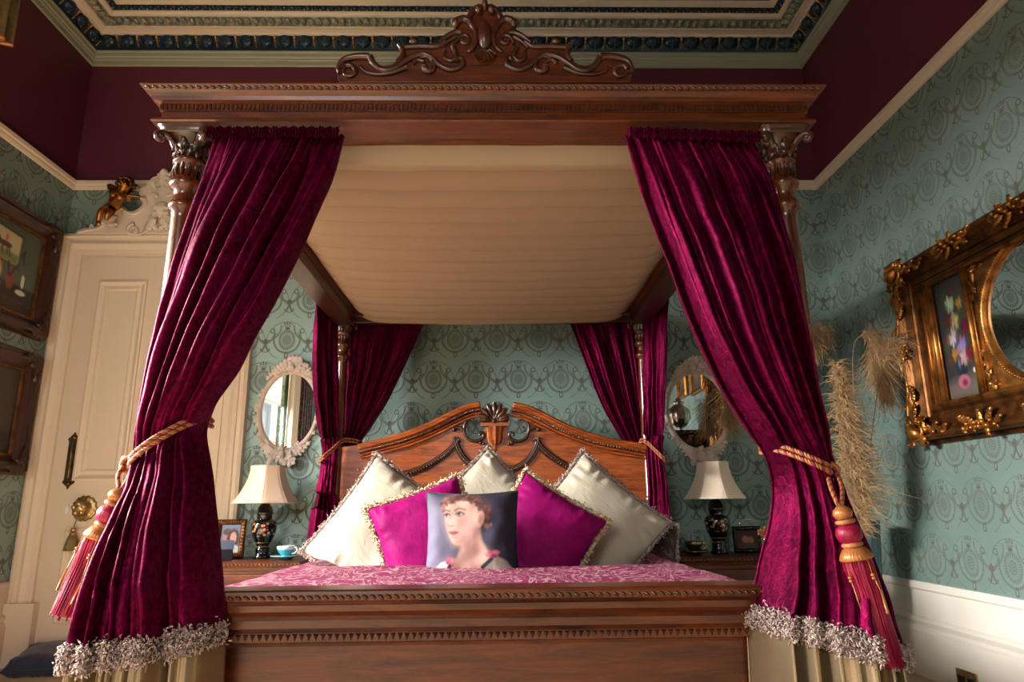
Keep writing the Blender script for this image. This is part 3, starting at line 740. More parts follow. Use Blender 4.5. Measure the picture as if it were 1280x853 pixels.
# ================================================================== FOUR POSTER BED
FY, BY, HB = 1.95, 4.12, .925              # post planes, half spacing
bed = thing('four_poster_bed', 'carved mahogany four poster bed with pleated tan canopy lining', 'bed', (BC, 3.0, FL))
def post(x, y, r):
    prof = [(0, FL), (.075, FL), (.075, FL + .02)]
    mb = MB(); mb.add(box(x - .062, x + .062, y - .062, y + .062, FL, .72), False)
    mb.add(lathe([(.062, .72), (.066, .735), (.05, .75), (.042, .77), (.055, .80), (.060, .85), (.050, .92), (.036, .955), (.044, .97), (.036, .985), (r * 1.12, 1.0), (r * 1.1, 1.3), (r, 1.80), (r, 1.822), (r + .010, 1.83), (r + .012, 1.842), (r + .008, 1.852), (r, 1.858), (r, 1.892), (r + .012, 1.90), (r + .016, 1.912), (r + .012, 1.924), (r + .002, 1.93), (r + .002, 1.975), (r + .012, 1.98), (r + .013, 1.99), (r + .004, 1.998), (r + .004, 2.0)], 28, (x, y, 0)))
    o = mb.build('post', 'wood_z', bed, w=True)
    mb = MB()                             # capital: bell, acanthus, volutes, abacus
    mb.add(lathe([(r + .004, 1.995), (r + .006, 2.02), (r + .014, 2.045), (r + .03, 2.062), (r + .036, 2.066), (0, 2.066)], 24, (x, y, 0)))
    for q in range(12):
        a = q * pi / 6; d = Vector((cos(a), sin(a), 0)); b = Vector((x, y, 0))
        mb.add(leaf(b + d * (r + .004) + Vector((0, 0, 1.998)), (d.x * .15, d.y * .15, 1), d, .034, .022, .35, 2, .5, 8, 5))
        mb.add(tube([b + d * (r + .003) + Vector((0, 0, 1.935)), b + d * (r + .005) + Vector((0, 0, 1.955)), b + d * (r + .003) + Vector((0, 0, 1.974))], [.004, .007, .004], 6))
    for q in range(8):
        a = q * pi / 4; d = Vector((cos(a), sin(a), 0)); b = Vector((x, y, 0))
        mb.add(leaf(b + d * (r + .006) + Vector((0, 0, 2.012)), (d.x * .35, d.y * .35, 1), d, .044, .03, .45, 2, .5, 8, 5))
    for q in range(4):
        a = pi / 4 + q * pi / 2; d = Vector((cos(a), sin(a), 0)); b = Vector((x, y, 0)); s = Vector((-sin(a), cos(a), 0))
        mb.add(tube(smooth([b + d * (r + .01) + Vector((0, 0, 2.02)), b + d * (r + .025) + Vector((0, 0, 2.05)), b + d * (r + .05) + Vector((0, 0, 2.06)), b + d * (r + .066) + Vector((0, 0, 2.05)), b + d * (r + .062) + Vector((0, 0, 2.036)), b + d * (r + .05) + Vector((0, 0, 2.04))], 20), [.010] * 20, 8))
        mb.add(ell(b + d * (r + .056) + Vector((0, 0, 2.047)), (.012, .012, .012), 8, 6))
    A = []                                # concave-sided abacus
    for o_, z in ((.082, 2.062), (.090, 2.066), (.086, 2.072), (.094, 2.078), (.096, 2.086)):
        ring = []
        for q in range(4):
            for s in range(8):
                a = pi / 4 + q * pi / 2 + s * pi / 16; rr = o_ * (1 - .22 * sin(pi * s / 8)) * (1.0 if s else 1.06); ring.append((x + rr * cos(a), y + rr * sin(a), z))
        A.append(ring)
    mb.add(grid(A, cv=True)); mb.build('capital', 'wood_carve', o, w=True, recalc=False)
for x in (BC - HB, BC + HB):
    post(x, FY, .033); post(x, BY, .030)

# canopy cornice, mitred round the four sides
CX0, CX1, CY0, CY1 = BC - HB, BC + HB, FY, BY
CPF = [(-.075, 2.087), (-.03, 2.085), (.083, 2.0846), (.088, 2.088), (.086, 2.095), (.078, 2.099), (.070, 2.104), (.066, 2.107), (.066, 2.126), (.072, 2.128), (.072, 2.148), (.080, 2.152), (.088, 2.154), (.0895, 2.159), (.091, 2.166), (.098, 2.174), (.103, 2.178), (.107, 2.180), (.117, 2.190), (.117, 2.194), (.10, 2.196), (-.075, 2.196), (-.075, 2.087)]
mb = MB(); mb.add(ringsweep(CPF, CX0, CX1, CY0, CY1), False); cor = mb.build('canopy_cornice', 'wood_x', bed, w=True)
mb = MB(); n = 150                        # dentils and carved rope band along the front and sides
for i in range(n):
    x = CX0 - .07 + (CX1 - CX0 + .14) * (i + .5) / n
    mb.add(box(x - .0035, x + .0035, FY - .078, FY - .07, 2.130, 2.147), False)
mb.build('dentil_band', 'wood_carve', cor, w=True, recalc=False)
for sx, X in ((-1, CX0), (1, CX1)):
    mb = MB()
    for i in range(150):
        y = FY + 2.1 * i / 150; mb.add(box(min(X + sx * .070, X + sx * .078), max(X + sx * .070, X + sx * .078), y - .0035, y + .0035, 2.130, 2.147), False)
    mb.build('dentil_band', 'wood_carve', cor, w=True, recalc=False)
mb = MB(); n = 96
for i in range(n):
    x = CX0 - .105 + (CX1 - CX0 + .21) * (i + .5) / n
    mb.add(ell((x, FY - .110, 2.184), (.012, .006, .0045), 8, 5, Matrix.Rotation(.5, 3, 'Y')))
mb.build('rope_band', 'wood_carve', cor, w=True, recalc=False)
mb = MB()                                 # inner rails
for x0, x1, y0, y1 in ((CX0 - .04, CX0 + .07, FY, BY), (CX1 - .07, CX1 + .04, FY, BY)): mb.add(box(x0, x1, y0, y1, 2.03, 2.18), False)
mb.add(box(CX0, CX1, BY - .03, BY + .03, 2.05, 2.18), False)
mb.build('canopy_rail', 'wood_dark', bed, w=True, bevel=.004)
# pleated lining, folds running across
P = []; ny = 460
for i in range(ny + 1):
    y = FY - .055 + (BY - FY + .02) * i / ny; row = []
    for j in range(61):
        x = CX0 + .065 + (CX1 - CX0 - .13) * j / 60; u = 2 * j / 60 - 1
        ph = (y - FY) / .145 + .12 * mnoise.noise((x * 1.2, y * 1.5, 0)) + .0 * u
        fr = ph - math.floor(ph)
        lip = .098 * (1 - (1 - fr / .93) ** 2.2) if fr < .93 else .098 * (1 - (fr - .93) / .07)
        lip *= (1 - abs(u) ** 14) * min(1, max(.25, (y - FY) / .10))
        z = 2.145 - lip * 1.0 - .016 * (1 - u * u) + .004 * mnoise.noise((x * 5, y * 4, 3)) * 1.3
        row.append((x, y, z))
    P.append(row)
mb = MB(); mb.add(grid(P)); mb.build('canopy_lining', 'lining', bed, w=True)

# crest carved on top of the front cornice
KY = FY - .085
def mirror(pts, cx=606.0): return [(2 * cx - x, y) for x, y in pts]
hl = [(424, 103), (422, 97), (421, 90), (424, 81), (431, 74), (440, 70), (452, 68.5), (462, 69.5), (465, 73), (470, 79), (480, 82), (490, 80), (498, 74), (502, 66), (499, 60), (496, 55), (500, 52), (506, 56), (530, 55.5), (545, 54), (553, 49), (560, 42), (568, 37), (569, 33), (566, 28), (570, 23), (577, 20), (583, 21), (587, 16), (591, 9), (597, 4.5), (602, 4.5), (604, 2), (605, -1)]
poly = hl + mirror(hl)[::-1]
mb = MB(); mb.add(prism([tuple(at(x, y, KY)) for x, y in poly], (0, .035, 0)), False)
crest = mb.build('crest', 'wood_x', bed, w=True, bevel=.004)
mb = MB(); KF = KY - .004; U = at(607, 50, KY).x - at(606, 50, KY).x       # metres per pixel
up = at(606, 49, KY).z - at(606, 50, KY).z
for s in (1, -1):
    q = lambda x, y, e=0: tuple(at(x if s > 0 else 1212 - x, y, KF - e))
    tb = lambda pts, r0, r1, n=36: mb.add(tube(smooth([q(*p) for p in pts], n), list(np.linspace(r0, r1, n) * 2.5e-3), 8))
    tb([(428, 88), (432, 94), (440, 95), (444, 89), (440, 83), (432, 82), (427, 87), (426, 94), (431, 99)][:7], 2, 4.5)
    tb([(425, 92), (423, 84), (430, 75), (445, 71), (461, 71)], 3, 5)
    tb([(462, 71), (467, 80), (478, 88), (492, 86), (504, 78), (516, 71), (530, 68), (541, 73), (550, 82), (562, 87), (573, 85), (579, 79), (577, 73), (572, 74), (572, 78)], 4.5, 3.2, 70)
    tb([(450, 83), (458, 90), (472, 93), (490, 91), (508, 84)], 2, 3.5)
    tb([(498, 55), (503, 62), (503, 70), (498, 77)], 3, 4)
    tb([(505, 59), (525, 58), (546, 58), (556, 52)], 3.5, 3.5)
    tb([(548, 54), (558, 46), (568, 41), (576, 40)], 3, 4); tb([(552, 60), (560, 52), (570, 46)], 2, 3)
    tb([(571, 27), (580, 24), (589, 30), (595, 42), (594, 54), (588, 63), (584, 64)], 5.5, 2.5, 50)
    mb.add(ell(q(570, 29), (5 * U, .016, 6 * up), 12, 8))
    tb([(569, 55), (573, 48), (580, 44), (586, 47), (585, 53), (579, 54), (577, 50)], 2.2, 3, 40)
    tb([(556, 62), (556, 72), (564, 76), (570, 70), (566, 58)], 2, 4)
    tb([(530, 83), (532, 88), (538, 89), (542, 85), (541, 76), (534, 71), (524, 72)], 5, 2, 40)
    tb([(516, 80), (522, 75), (530, 77)], 3, 2.5); tb([(585, 23), (592, 13), (600, 8)], 4, 4)
    mb.add(ell(q(517, 52), (6 * U, .012, 4 * up), 10, 6)); mb.add(ell(q(598, 12, .012), (4.5 * U, .014, 5 * up), 10, 8))
    tb([(603, 62), (600, 50), (600, 38), (604, 28)], 3, 2)
mb.add(ell(tuple(at(606, 45, KF)), (9 * U, .026, 19 * up), 14, 10)); mb.add(ell(tuple(at(606, 6, KF)), (4 * U, .018, 8 * up), 12, 8))
for i in range(7):
    a = radians(-90 + (i - 3) * 24); c = at(606, 63, KF - .008); dv = Vector((cos(a) * U * 12, 0, sin(a) * up * 12))
    mb.add(tube([tuple(c), tuple(c + dv * .6 + Vector((0, -.006, 0))), tuple(c + dv * 1.15)], [.004, .009, .007], 8))
mb.build('crest_carving', 'wood_carve', crest, w=True, recalc=False)

# footboard
FBX0, FBX1 = CX0 + .05, CX1 - .05
FP = [(-.04, .738), (.060, .738), (.068, .734), (.070, .728), (.066, .712), (.058, .706), (.062, .700), (.058, .684), (.044, .672), (.036, .668), (.040, .660), (.036, .640), (.026, .634), (.030, .628), (.030, .606), (.020, .602), (.004, .598), (.0, .59), (.0, .18), (.02, .17), (.02, .10), (-.04, .10)]
mb = MB(); mb.add(grid([[(FBX0, FY - o, z), (FBX1, FY - o, z)] for o, z in FP], cu=True), False)
fb = mb.build('footboard', 'wood_x', bed, w=True)
mb = MB(); n = 86
for i in range(n):
    x = FBX0 + (FBX1 - FBX0) * (i + .5) / n
    mb.add(ell((x, FY - .069, .720), (.0095, .005, .0045), 8, 5, Matrix.Rotation(.55, 3, 'Y')))
mb.build('rope_moulding', 'wood_carve', fb, w=True, recalc=False)
mb = MB(); n = 96
for i in range(n):
    x = FBX0 + (FBX1 - FBX0) * (i + .5) / n
    v = [(x - .008, FY - .031, .626), (x + .008, FY - .031, .626), (x, FY - .031, .608), (x, FY - .040, .622)]
    mb.add((v, [(0, 1, 3), (1, 2, 3), (2, 0, 3)]), False)
mb.build('dentil_moulding', 'wood_carve', fb, w=True, recalc=False)
for x in (CX0, CX1):
    mb = MB(); mb.add(box(x - .02, x + .02, FY, BY, .22, .46), False); mb.build('side_rail', 'wood_y', bed, w=True, bevel=.006)

# headboard
HY = 4.10
arm = [(447, 556), (460, 552.5), (478, 548), (497, 543), (515, 537), (535, 529), (553, 520), (570, 511.5), (585, 505.5), (600, 502.5)]
armr = [(2 * 621 - x, y + .5) for x, y in arm]; armr = [(x if x < 760 else x + (x - 760) * .5, y) for x, y in armr]
notchL = [(598, 508), (593, 515), (591, 524), (586, 526), (581, 534), (582, 543), (589, 549.5), (598, 550), (603, 547), (606, 540), (606, 533)]
notchR = [(2 * 620.5 - x, y) for x, y in notchL]
top = arm + notchL + [(606, 530), (635, 530)] + notchR[::-1] + armr[::-1]
P3 = [tuple(at(x, y, HY)) for x, y in top]
zlow = .40
poly = [(CX0 + .02, HY, zlow), (CX0 + .02, HY, P3[0][2] - .015)] + P3 + [(CX1 - .02, HY, P3[-1][2] - .015), (CX1 - .02, HY, zlow)]
mb = MB(); mb.add(prism(poly, (0, .035, 0)), False); hb = mb.build('headboard', 'wood_head', bed, w=True, bevel=.003)
def offs(pts, d):                         # offset a pixel path downwards, square to it
    o = []
    for i, (x, y) in enumerate(pts):
        a, b = pts[max(i - 1, 0)], pts[min(i + 1, len(pts) - 1)]; dx, dy = b[0] - a[0], b[1] - a[1]; l = math.hypot(dx, dy)
        s = 1 if dx > 0 else -1; o.append((x - s * dy / l * d, y + s * dx / l * d))
    return o
for side, A in (('l', arm), ('r', armr)):
    mb = MB(); kp = 4.9e-3
    for d, r, e in ((2.0, .012, .030), (5.0, .010, .036), (13.5, .008, .012), (17.5, .007, .016)):
        mb.add(tube([tuple(at(x, y, HY - e)) for x, y in smooth(offs(A, d), 50)], r, 8))
    q = smooth(offs(A, 0.5), 50); q2 = smooth(offs(A, 8), 50); q3 = smooth(offs(A, 12), 50)
    mb.add(grid([[tuple(at(x, y, HY + .0)) for x, y in q], [tuple(at(x, y, HY - .042)) for x, y in q], [tuple(at(x, y, HY - .034)) for x, y in q2], [tuple(at(x, y, HY - .012)) for x, y in q3], [tuple(at(x, y, HY)) for x, y in q3]]))
    mb.build('arch_moulding', 'wood_head', hb, w=True)
    mb = MB()
    for x, y in smooth(offs(A, 9.6), 64): mb.add(ell(tuple(at(x, y, HY - .026)), (.0105, .009, .008), 8, 6))
    mb.build('bead_moulding', 'wood_z', hb, w=True, recalc=False)
    # lower inner moulding with its curl
    low = [(470, 603), (505, 592), (530, 583), (550, 571), (563, 560), (572, 548.5)]
    curl = [(571, 547), (572, 556), (577, 566), (585, 576), (598, 584), (612, 588)]
    if side == 'r': low = [(1242 - x, y) for x, y in low]; curl = [(1242 - x, y) for x, y in curl]
    mb = MB()
    for pth in (low, curl):
        for d, r, e in ((0, .013, .006), (4.5, .007, .004)): mb.add(tube([tuple(at(x, y, HY - e)) for x, y in smooth(offs(pth, d), 40)], r, 8))
        for x, y in smooth(offs(pth, 2.2), 36): mb.add(ell(tuple(at(x, y, HY - .014)), (.008, .007, .007), 8, 5))
    mb.build('panel_moulding', 'wood_carve', hb, w=True, recalc=False)
for s in (1, -1):                         # C scrolls
    mb = MB()
    q = lambda x, y, e=.012: tuple(at(x if s > 0 else 1241 - x, y, HY - e))
    tb = lambda pts, r, n=40: mb.add(tube(smooth([q(*p) for p in pts], n), r if not isinstance(r, tuple) else list(np.linspace(r[0], r[1], n)), 8))
    tb([(590, 527), (591, 524), (587, 523.5), (582, 528), (580, 536), (582, 545), (589, 551), (598, 551), (604, 547), (604, 542), (600, 542), (600, 545)], (.006, .012), 60)
    tb([(579, 538), (575, 535), (569, 535.5), (567, 538)], (.012, .009)); mb.add(ell(q(568, 537), (.014, .014, .014)))
    tb([(588, 533), (584, 537), (586, 540)], (.004, .006)); mb.add(ell(q(601, 554), (.012,) * 3, 8, 6)); mb.add(ell(q(604.5, 555.5), (.011,) * 3, 8, 6))
    mb.build('scroll_carving', 'wood_carve', hb, w=True, recalc=False)
mb = MB()                                 # shell
c = at(618, 527, HY - .02); kp = abs(at(619, 527, HY).x - at(618, 527, HY).x)
for i in range(9):
    a = radians(180 - i * 22.5); ln = kp * (17.5 if i in (0, 8) else 18 + 5.5 * sin(pi * i / 8)); dv = Vector((cos(a), 0, sin(a)))
    if i in (0, 8): dv = Vector((cos(a), 0, .12))
    mb.add(tube([tuple(c), tuple(c + dv * ln * .4 + Vector((0, -.012, 0))), tuple(c + dv * ln * .8 + Vector((0, -.02, 0))), tuple(c + dv * ln + Vector((0, -.006, 0)))], [.004, .011, .017, .009], 8))
P = [tuple(c + Vector((cos(radians(a)) * kp * 17, .02, sin(radians(a)) * kp * 22))) for a in range(0, 181, 12)]
mb.add(prism(P, (0, .03, 0)), False); mb.add(ell(tuple(c + Vector((0, -.014, 0))), (.014, .014, .012)))
mb.build('shell_carving', 'wood_carve', hb, w=True, recalc=False)
mb = MB(); c = at(618, 531, HY)           # shelf and fluted cup under the shell
mb.add(box(c.x - kp * 17, c.x + kp * 17, HY - .035, HY + .02, c.z - .012, c.z + .010), False)
mb.add(lathe([(.052, -.012), (.050, -.03), (.044, -.06), (.046, -.08), (.036, -.11), (.016, -.125), (.010, -.14), (.012, -.15), (0, -.16)], 36, (c.x, HY - .002, c.z), .7, lambda a: 1 + .10 * cos(9 * a)))
mb.build('fluted_bracket', 'wood_head', hb, w=True, bevel=.002)

# ================================================================== BEDDING
mt = thing('mattress', 'deep mattress under the damask bedspread', 'mattress', (BC, 3.0, .22))
mb = MB(); mb.add(box(CX0 + .06, CX1 - .06, FY + .06, BY - .06,   .24, .50), False); mb.build('cover', 'ivory', mt, w=True, bevel=.05)
BX0, BX1 = BC - .885, BC + .845
P = []; nx, ny = 150, 150
def bedz(x, y):
    u = (x - BC) / .86
    z = .698 - .008 * sin(pi * (x - BX0) / (BX1 - BX0)) + .010 * mnoise.noise((x * 2.1, y * 2.1, .5)) + .004 * mnoise.noise((x * 7, y * 7, 2))
    dip = max(0, min(1, (y - 3.02) / .28)); mid = max(0, min(1, (.80 - abs(x - BC)) / .16))
    return z - .075 * dip * dip * (3 - 2 * dip) * mid - (.03 if abs(u) > 2 else 0)
for i in range(nx + 1):
    row = []
    s = -1.30 + 2.60 * i / nx             # arc across the bed, sides hang down
    for j in range(ny + 1):
        y = FY + .045 + (BY - .10 - FY) * j / ny
        e = max(0, abs(s) - 1.0); sg = 1 if s > 0 else -1
        hw = .885 if s < 0 else .842
        if e == 0:
            x = BC + s * hw; z = bedz(x, y); q = max(0, (abs(s) - .93) / .07); z -= .03 * q * q
        else:
            x = BC + sg * hw + sg * .012 * sin(y * 16 + sg) * e / .3; z = bedz(BC + sg * hw, y) - .03 - e * .75
        row.append((x, y, z))
    P.append(row)
mb = MB(); mb.add(grid(P))
t = thing('bedspread', 'magenta and silver damask bedspread covering the bed', 'bedspread', (BC, 3.0, .66))
mb.build('spread', 'damask', t, w=True, solid=.012)

# cushions
def cushion(name, label, cat, S, thick, px, Y, roll, lean, mat, trim=None, seed=0, yaw=0, wr=.015, group=None, n_trim=2000, sz=.014, zoff=0):
    c = at(*px, Y)
    t = thing(name, label, cat, (c.x, c.y, c.z + zoff), (lean, radians(roll), yaw), group, 'YXZ')
    cov = pillow_mesh(S, thick, seed=seed, wr=wr).build('cover', mat, t)
    if trim:
        mb = MB(); rr = random.Random(seed); pts = edge_pts(S)
        pts = [p * (1 + .010 / S * 2) for p in pts]
        mb.add(tube(pts, .008, 6)); bits(mb, pts, n_trim, sz, .0026, .0075, .1, rnd=rr)
        mb.build('fringe_trim', trim, t, recalc=False)
    return t
# plain sleeping pillows that hold the show cushions up
for i, (x, lb) in enumerate(((BC - .42, 'plain ivory bed pillow hidden behind the left ivory cushion'), (BC + .42, 'plain ivory bed pillow hidden behind the right ivory cushion'))):
    t = thing('bed_pillow', lb, 'pillow', (x, 3.97, .80), (radians(-12), 0, 0))
    pillow_mesh(.42, .15, 24, 20 + i).build('cover', 'ivory', t)
IV = 'ivory fringed cushions'
cushion('cushion', 'large ivory fringed cushion standing on its corner beside the left lamp', 'cushion', .585, .20, (483.5, 668), 3.52, 34, radians(-14), 'ivory', 'fringe', 1, group=IV, wr=.018)
cushion('cushion', 'ivory fringed cushion on its point below the carved headboard shell', 'cushion', .50, .18, (609, 642), 3.74, 46, radians(-10), 'ivory', 'fringe', 2, group=IV, wr=.022)
cushion('cushion', 'ivory fringed cushion leaning beside the right bedpost, half in shadow', 'cushion', .56, .19, (740, 661), 3.54, 42, radians(-14), 'ivory', 'fringe', 3, group=IV, wr=.018)
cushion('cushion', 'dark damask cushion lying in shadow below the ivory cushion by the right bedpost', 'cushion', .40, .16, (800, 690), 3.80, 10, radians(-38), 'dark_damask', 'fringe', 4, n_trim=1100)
MG = 'magenta velvet cushions'
cushion('cushion', 'magenta velvet cushion to the left of the portrait cushion, gold fringe', 'cushion', .445, .17, (534, 672), 3.24, -20.5, radians(-16), 'velvet_cush', 'fringe_gold', 5, group=MG, wr=.008)
cushion('cushion', 'magenta velvet cushion to the right of the portrait cushion, gold fringe', 'cushion', .445, .17, (677.5, 671), 3.24, 33, radians(-16), 'velvet_cush', 'fringe_gold', 6, group=MG, wr=.008)
# portrait cushion
p = Paint(200, 200, (92, 82, 108))
K = lambda x, y: ((440 + x / 4 - 532) / 116, (580 + y / 4 - 617) / 106)
def pe(x, y, rx, ry, col, soft=.2, rot=0, op=1): p.ell(*K(x, y), rx / 464, ry / 424, col, soft, rot, op)
def pp(pts, col, soft=.012, op=1): p.poly([K(*q) for q in pts], col, soft, op)
def pl(pts, wd, col, soft=.008, op=1): p.line([K(*q) for q in pts], wd / 440, col, soft, op)
pe(830, 400, 240, 520, (34, 29, 52), .7); pe(400, 330, 90, 330, (112, 106, 132), .9, op=.8); pe(600, 120, 280, 80, (30, 24, 38), .6)
rs = random.Random(4)
pp([(450, 215), (480, 182), (540, 166), (600, 160), (650, 172), (678, 205), (682, 250), (664, 300), (650, 330), (600, 300), (470, 250)], (70, 36, 38), .03)
pp([(548, 372), (636, 310), (645, 380), (672, 430), (712, 470), (690, 560), (480, 560), (486, 484), (528, 462), (545, 430)], (214, 166, 150), .02)
pe(585, 420, 26, 50, (176, 124, 116), .9, .35, .55); pe(620, 470, 60, 40, (226, 180, 164), .9, 0, .6); pe(520, 500, 24, 26, (196, 146, 132), .9, 0, .5)
pp([(467, 232), (464, 262), (468, 290), (472, 318), (481, 345), (492, 372), (506, 394), (524, 406), (546, 407), (574, 394), (602, 366), (624, 330), (632, 280), (626, 230), (590, 200), (500, 200)], (224, 180, 164), .014)
pe(520, 280, 46, 84, (232, 192, 176), .8, -.1, .7); pe(606, 300, 30, 84, (196, 146, 134), .8, .1, .55); pe(556, 392, 40, 16, (188, 136, 126), .9, -.4, .5); pe(572, 325, 30, 28, (226, 156, 148), .9, 0, .5); pe(486, 318, 12, 22, (222, 156, 148), .9, 0, .4)
for k in range(120):                      # piled curls
    a = rs.uniform(0, 1); x = 458 + 225 * a + rs.gauss(0, 6); y = 232 - 62 * sin(pi * min(1, a * 1.15)) ** .7 + rs.gauss(6, 13) + (70 * max(0, a - .72) / .28) * rs.random()
    if 470 < x < 610 and y > 226 - 12 * sin((x - 470) / 140 * pi): y -= 24
    r = rs.uniform(7, 15); c_ = rs.choice([(82, 42, 42), (100, 54, 50), (126, 74, 62), (150, 94, 76), (62, 32, 36)])
    pe(x, y, r, r * .7, c_, .6, rs.uniform(0, 3), .8); pe(x - 2, y - 1, r * .45, r * .3, tuple(min(255, int(q * 1.25)) for q in c_), .7, rs.uniform(0, 3), .6)
pe(640, 292, 21, 36, (226, 172, 154), .18, .18); pe(640, 294, 10, 22, (186, 124, 112), .6, .15, .8); pe(634, 322, 9, 9, (232, 180, 164), .4)
pe(479, 271, 15, 8, (150, 106, 100), .6); pe(542, 266, 21, 10, (146, 102, 98), .6)
pe(478, 273, 12, 5, (226, 214, 208), .3); pe(541, 268, 16, 6, (226, 214, 208), .3); pe(475, 272, 6, 6, (60, 50, 58), .4); pe(537, 267, 7, 7, (60, 50, 58), .4)
pl([(465, 269), (478, 264), (491, 271)], 2.6, (70, 44, 44)); pl([(523, 267), (541, 258), (561, 267)], 2.8, (70, 44, 44)); pl([(526, 276), (544, 277), (558, 271)], 1.4, (160, 110, 104))
pl([(463, 254), (474, 248), (490, 253)], 3.0, (124, 80, 68), .012); pl([(518, 250), (538, 239), (570, 247)], 3.2, (124, 80, 68), .012)
pl([(502, 262), (494, 290), (486, 310)], 3, (206, 156, 142), .015, .7); pl([(484, 314), (492, 321), (506, 320)], 3, (184, 122, 112), .012, .9); pe(493, 308, 9, 9, (238, 200, 184), .7, 0, .7)
pp([(488, 349), (500, 342), (508, 345), (516, 342), (536, 350), (512, 354)], (176, 78, 84), .008); pp([(490, 351), (512, 354), (534, 351), (522, 362), (506, 364)], (206, 112, 110), .008); pl([(489, 350), (512, 354), (535, 350)], 1.6, (120, 48, 56)); pe(512, 372, 16, 4, (190, 138, 128), .8, 0, .7)
pp([(365, 580), (380, 545), (420, 505), (450, 480), (500, 468), (478, 580)], (232, 222, 212), .015); pl([(396, 560), (420, 524), (446, 496)], 5, (200, 188, 182), .02); pl([(420, 570), (440, 530)], 5, (208, 196, 190), .02)
pp([(470, 580), (488, 536), (540, 527), (640, 520), (645, 580)], (184, 170, 148), .015); pl([(488, 538), (560, 529), (638, 523)], 5, (206, 196, 176), .01)
for x in (505, 530, 556, 584, 612): pl([(x, 534), (x - 4, 575)], 4, (150, 136, 118), .02, .6)
pp([(640, 580), (650, 500), (672, 466), (720, 456), (770, 476), (800, 512), (840, 542), (840, 580)], (190, 182, 164), .015)
for q in (((690, 480), (680, 570)), ((720, 470), (730, 560)), ((752, 486), (776, 545))): pl(q, 6, (160, 148, 130), .025, .7)
pl([(772, 500), (796, 528), (776, 552)], 7, (146, 132, 116), .02); pl([(790, 541), (828, 546)], 8, (220, 212, 196), .015); pe(776, 510, 24, 14, (214, 204, 186), .6, .5)
pl([(500, 486), (472, 530), (450, 580)], 9, (48, 38, 62)); pl([(694, 468), (652, 502), (630, 580)], 9, (48, 38, 62))
for x, y, rx, ry, c_ in ((492, 468, 15, 12, (196, 84, 108)), (508, 476, 10, 15, (224, 124, 140)), (484, 478, 10, 10, (160, 60, 84)), (694, 446, 26, 10, (196, 76, 104)), (716, 440, 18, 10, (228, 116, 136)), (704, 456, 18, 8, (160, 56, 84)), (680, 452, 12, 8, (220, 110, 130))): pe(x, y, rx, ry, c_, .5)
c = at(590.5, 673, 3.02)
t = thing('cushion', 'square cushion printed with a portrait of a young woman', 'cushion', (c.x, c.y, c.z), (radians(-14), radians(-.8), 0), None, 'YXZ')
S, n = .40, 199; P = []; cc = p.c.reshape(-1, 3)
mb = MB(); rows = []; cols = []
for jj in range(200):
    row = []
    for ii in range(200):
        u, v = -1 + 2 * ii / n, 1 - 2 * jj / n; k = 1 - .06 * (1 - v * v) * u * u; l = 1 - .075 * (1 - u * u) * v * v
        h = max(0, (1 - u ** 4) * (1 - v ** 4)) ** .55
        row.append((u * S * .5 * k, -.075 * h - .006 * h * mnoise.noise((u * 3, v * 3, 4)) - .004 * sin(v * 16 + u * 3) * math.exp(-((1 - abs(u)) / .16) ** 2), v * S * .5 * l))
    rows.append(row)
mb.add(grid(rows)); nb = len(mb.v)
mb.add(grid([[(q[0], -q[1], q[2]) for q in r[::10] + r[-1:]] for r in rows[::10] + rows[-1:]]))
cc = cc * .72; mb.col = np.vstack([cc, np.tile(np.array(L(46, 38, 62)[:3]), (len(mb.v) - nb, 1))])
mb.build('cover', 'printed', t, recalc=False)
mb = MB(); mb.add(tube(edge_pts(S, .07), .0035, 6)); mb.build('seam', 'navy_cloth', t)

# ================================================================== CURTAINS
def path(pts, n):
    return np.array(smooth(pts, n))
def folds(u, k, seed, tt):
    """Uneven deep pleats, about -1..1: broad rounded crests, narrow dark valleys."""
    ph = u * k + .16 * sin(u * 9 + seed) + .10 * sin(u * 21 + seed * 2.3) + .10 * sin(tt * 3 + u * 5 + seed)
    a = 1 - 2 * abs(sin(pi * ph)) ** 1.0
    a = -a * (.72 + .28 * sin(u * 17 + seed * 1.7))
    return a + .22 * sin(2 * pi * ph * 2.3 + seed + tt * 2)
class Drape:
    def __init__(s, Lp, Rp, amp, bulge, k, seed, edge=.0, n=150, head=0.0, front=(0, -1, 0)):
        s.n = n; s.L = path(Lp, n); s.R = path(Rp, n)
        tt = np.linspace(0, 1, n); f = lambda a: np.interp(tt, np.linspace(0, 1, len(a)), a)
        s.amp, s.bul, s.k, s.seed, s.edge, s.head = f(amp), f(bulge), k, seed, edge, head
        s.front = np.array(front, float)
    def pt(s, u, i):
        a, b = s.L[i], s.R[i]; t = i / (s.n - 1)
        w = b - a; nn = np.cross(w, (0, 0, 1.)); nn[2] = 0; nn /= (np.linalg.norm(nn) + 1e-9)
        if nn.dot(s.front) < 0: nn = -nn
        A = s.amp[i]
        fo = folds(u, s.k, s.seed, t); p = a + w * u
        side = .35 * A * cos(2 * pi * (u * s.k + .35 * sin(u * 9 + s.seed)) * 1.0) * sin(pi * u)
        o = A * fo + s.bul[i] * sin(pi * u) - s.edge * (2 * u - 1) ** 4
        if s.head and t < .10:
            hd = max(0, 1 - t / .10); o = o * (1 - .5 * hd) + s.head * hd * sin(u * 150 + 3 * sin(u * 31)) * .7
        o += .010 * mnoise.noise((u * 7, t * 9, s.seed)) + .006 * mnoise.noise((u * 22, t * 14, s.seed))
        return p + nn * o + w / (np.linalg.norm(w) + 1e-9) * side * .5
    def mesh(s, nu=220):
        return grid([[tuple(s.pt(j / nu, i)) for j in range(nu + 1)] for i in range(s.n)])
    def hem(s, i=-1, m=160):
        i = s.n - 1 if i == -1 else i
        return [Vector(s.pt(j / m, i)) for j in range(m + 1)]

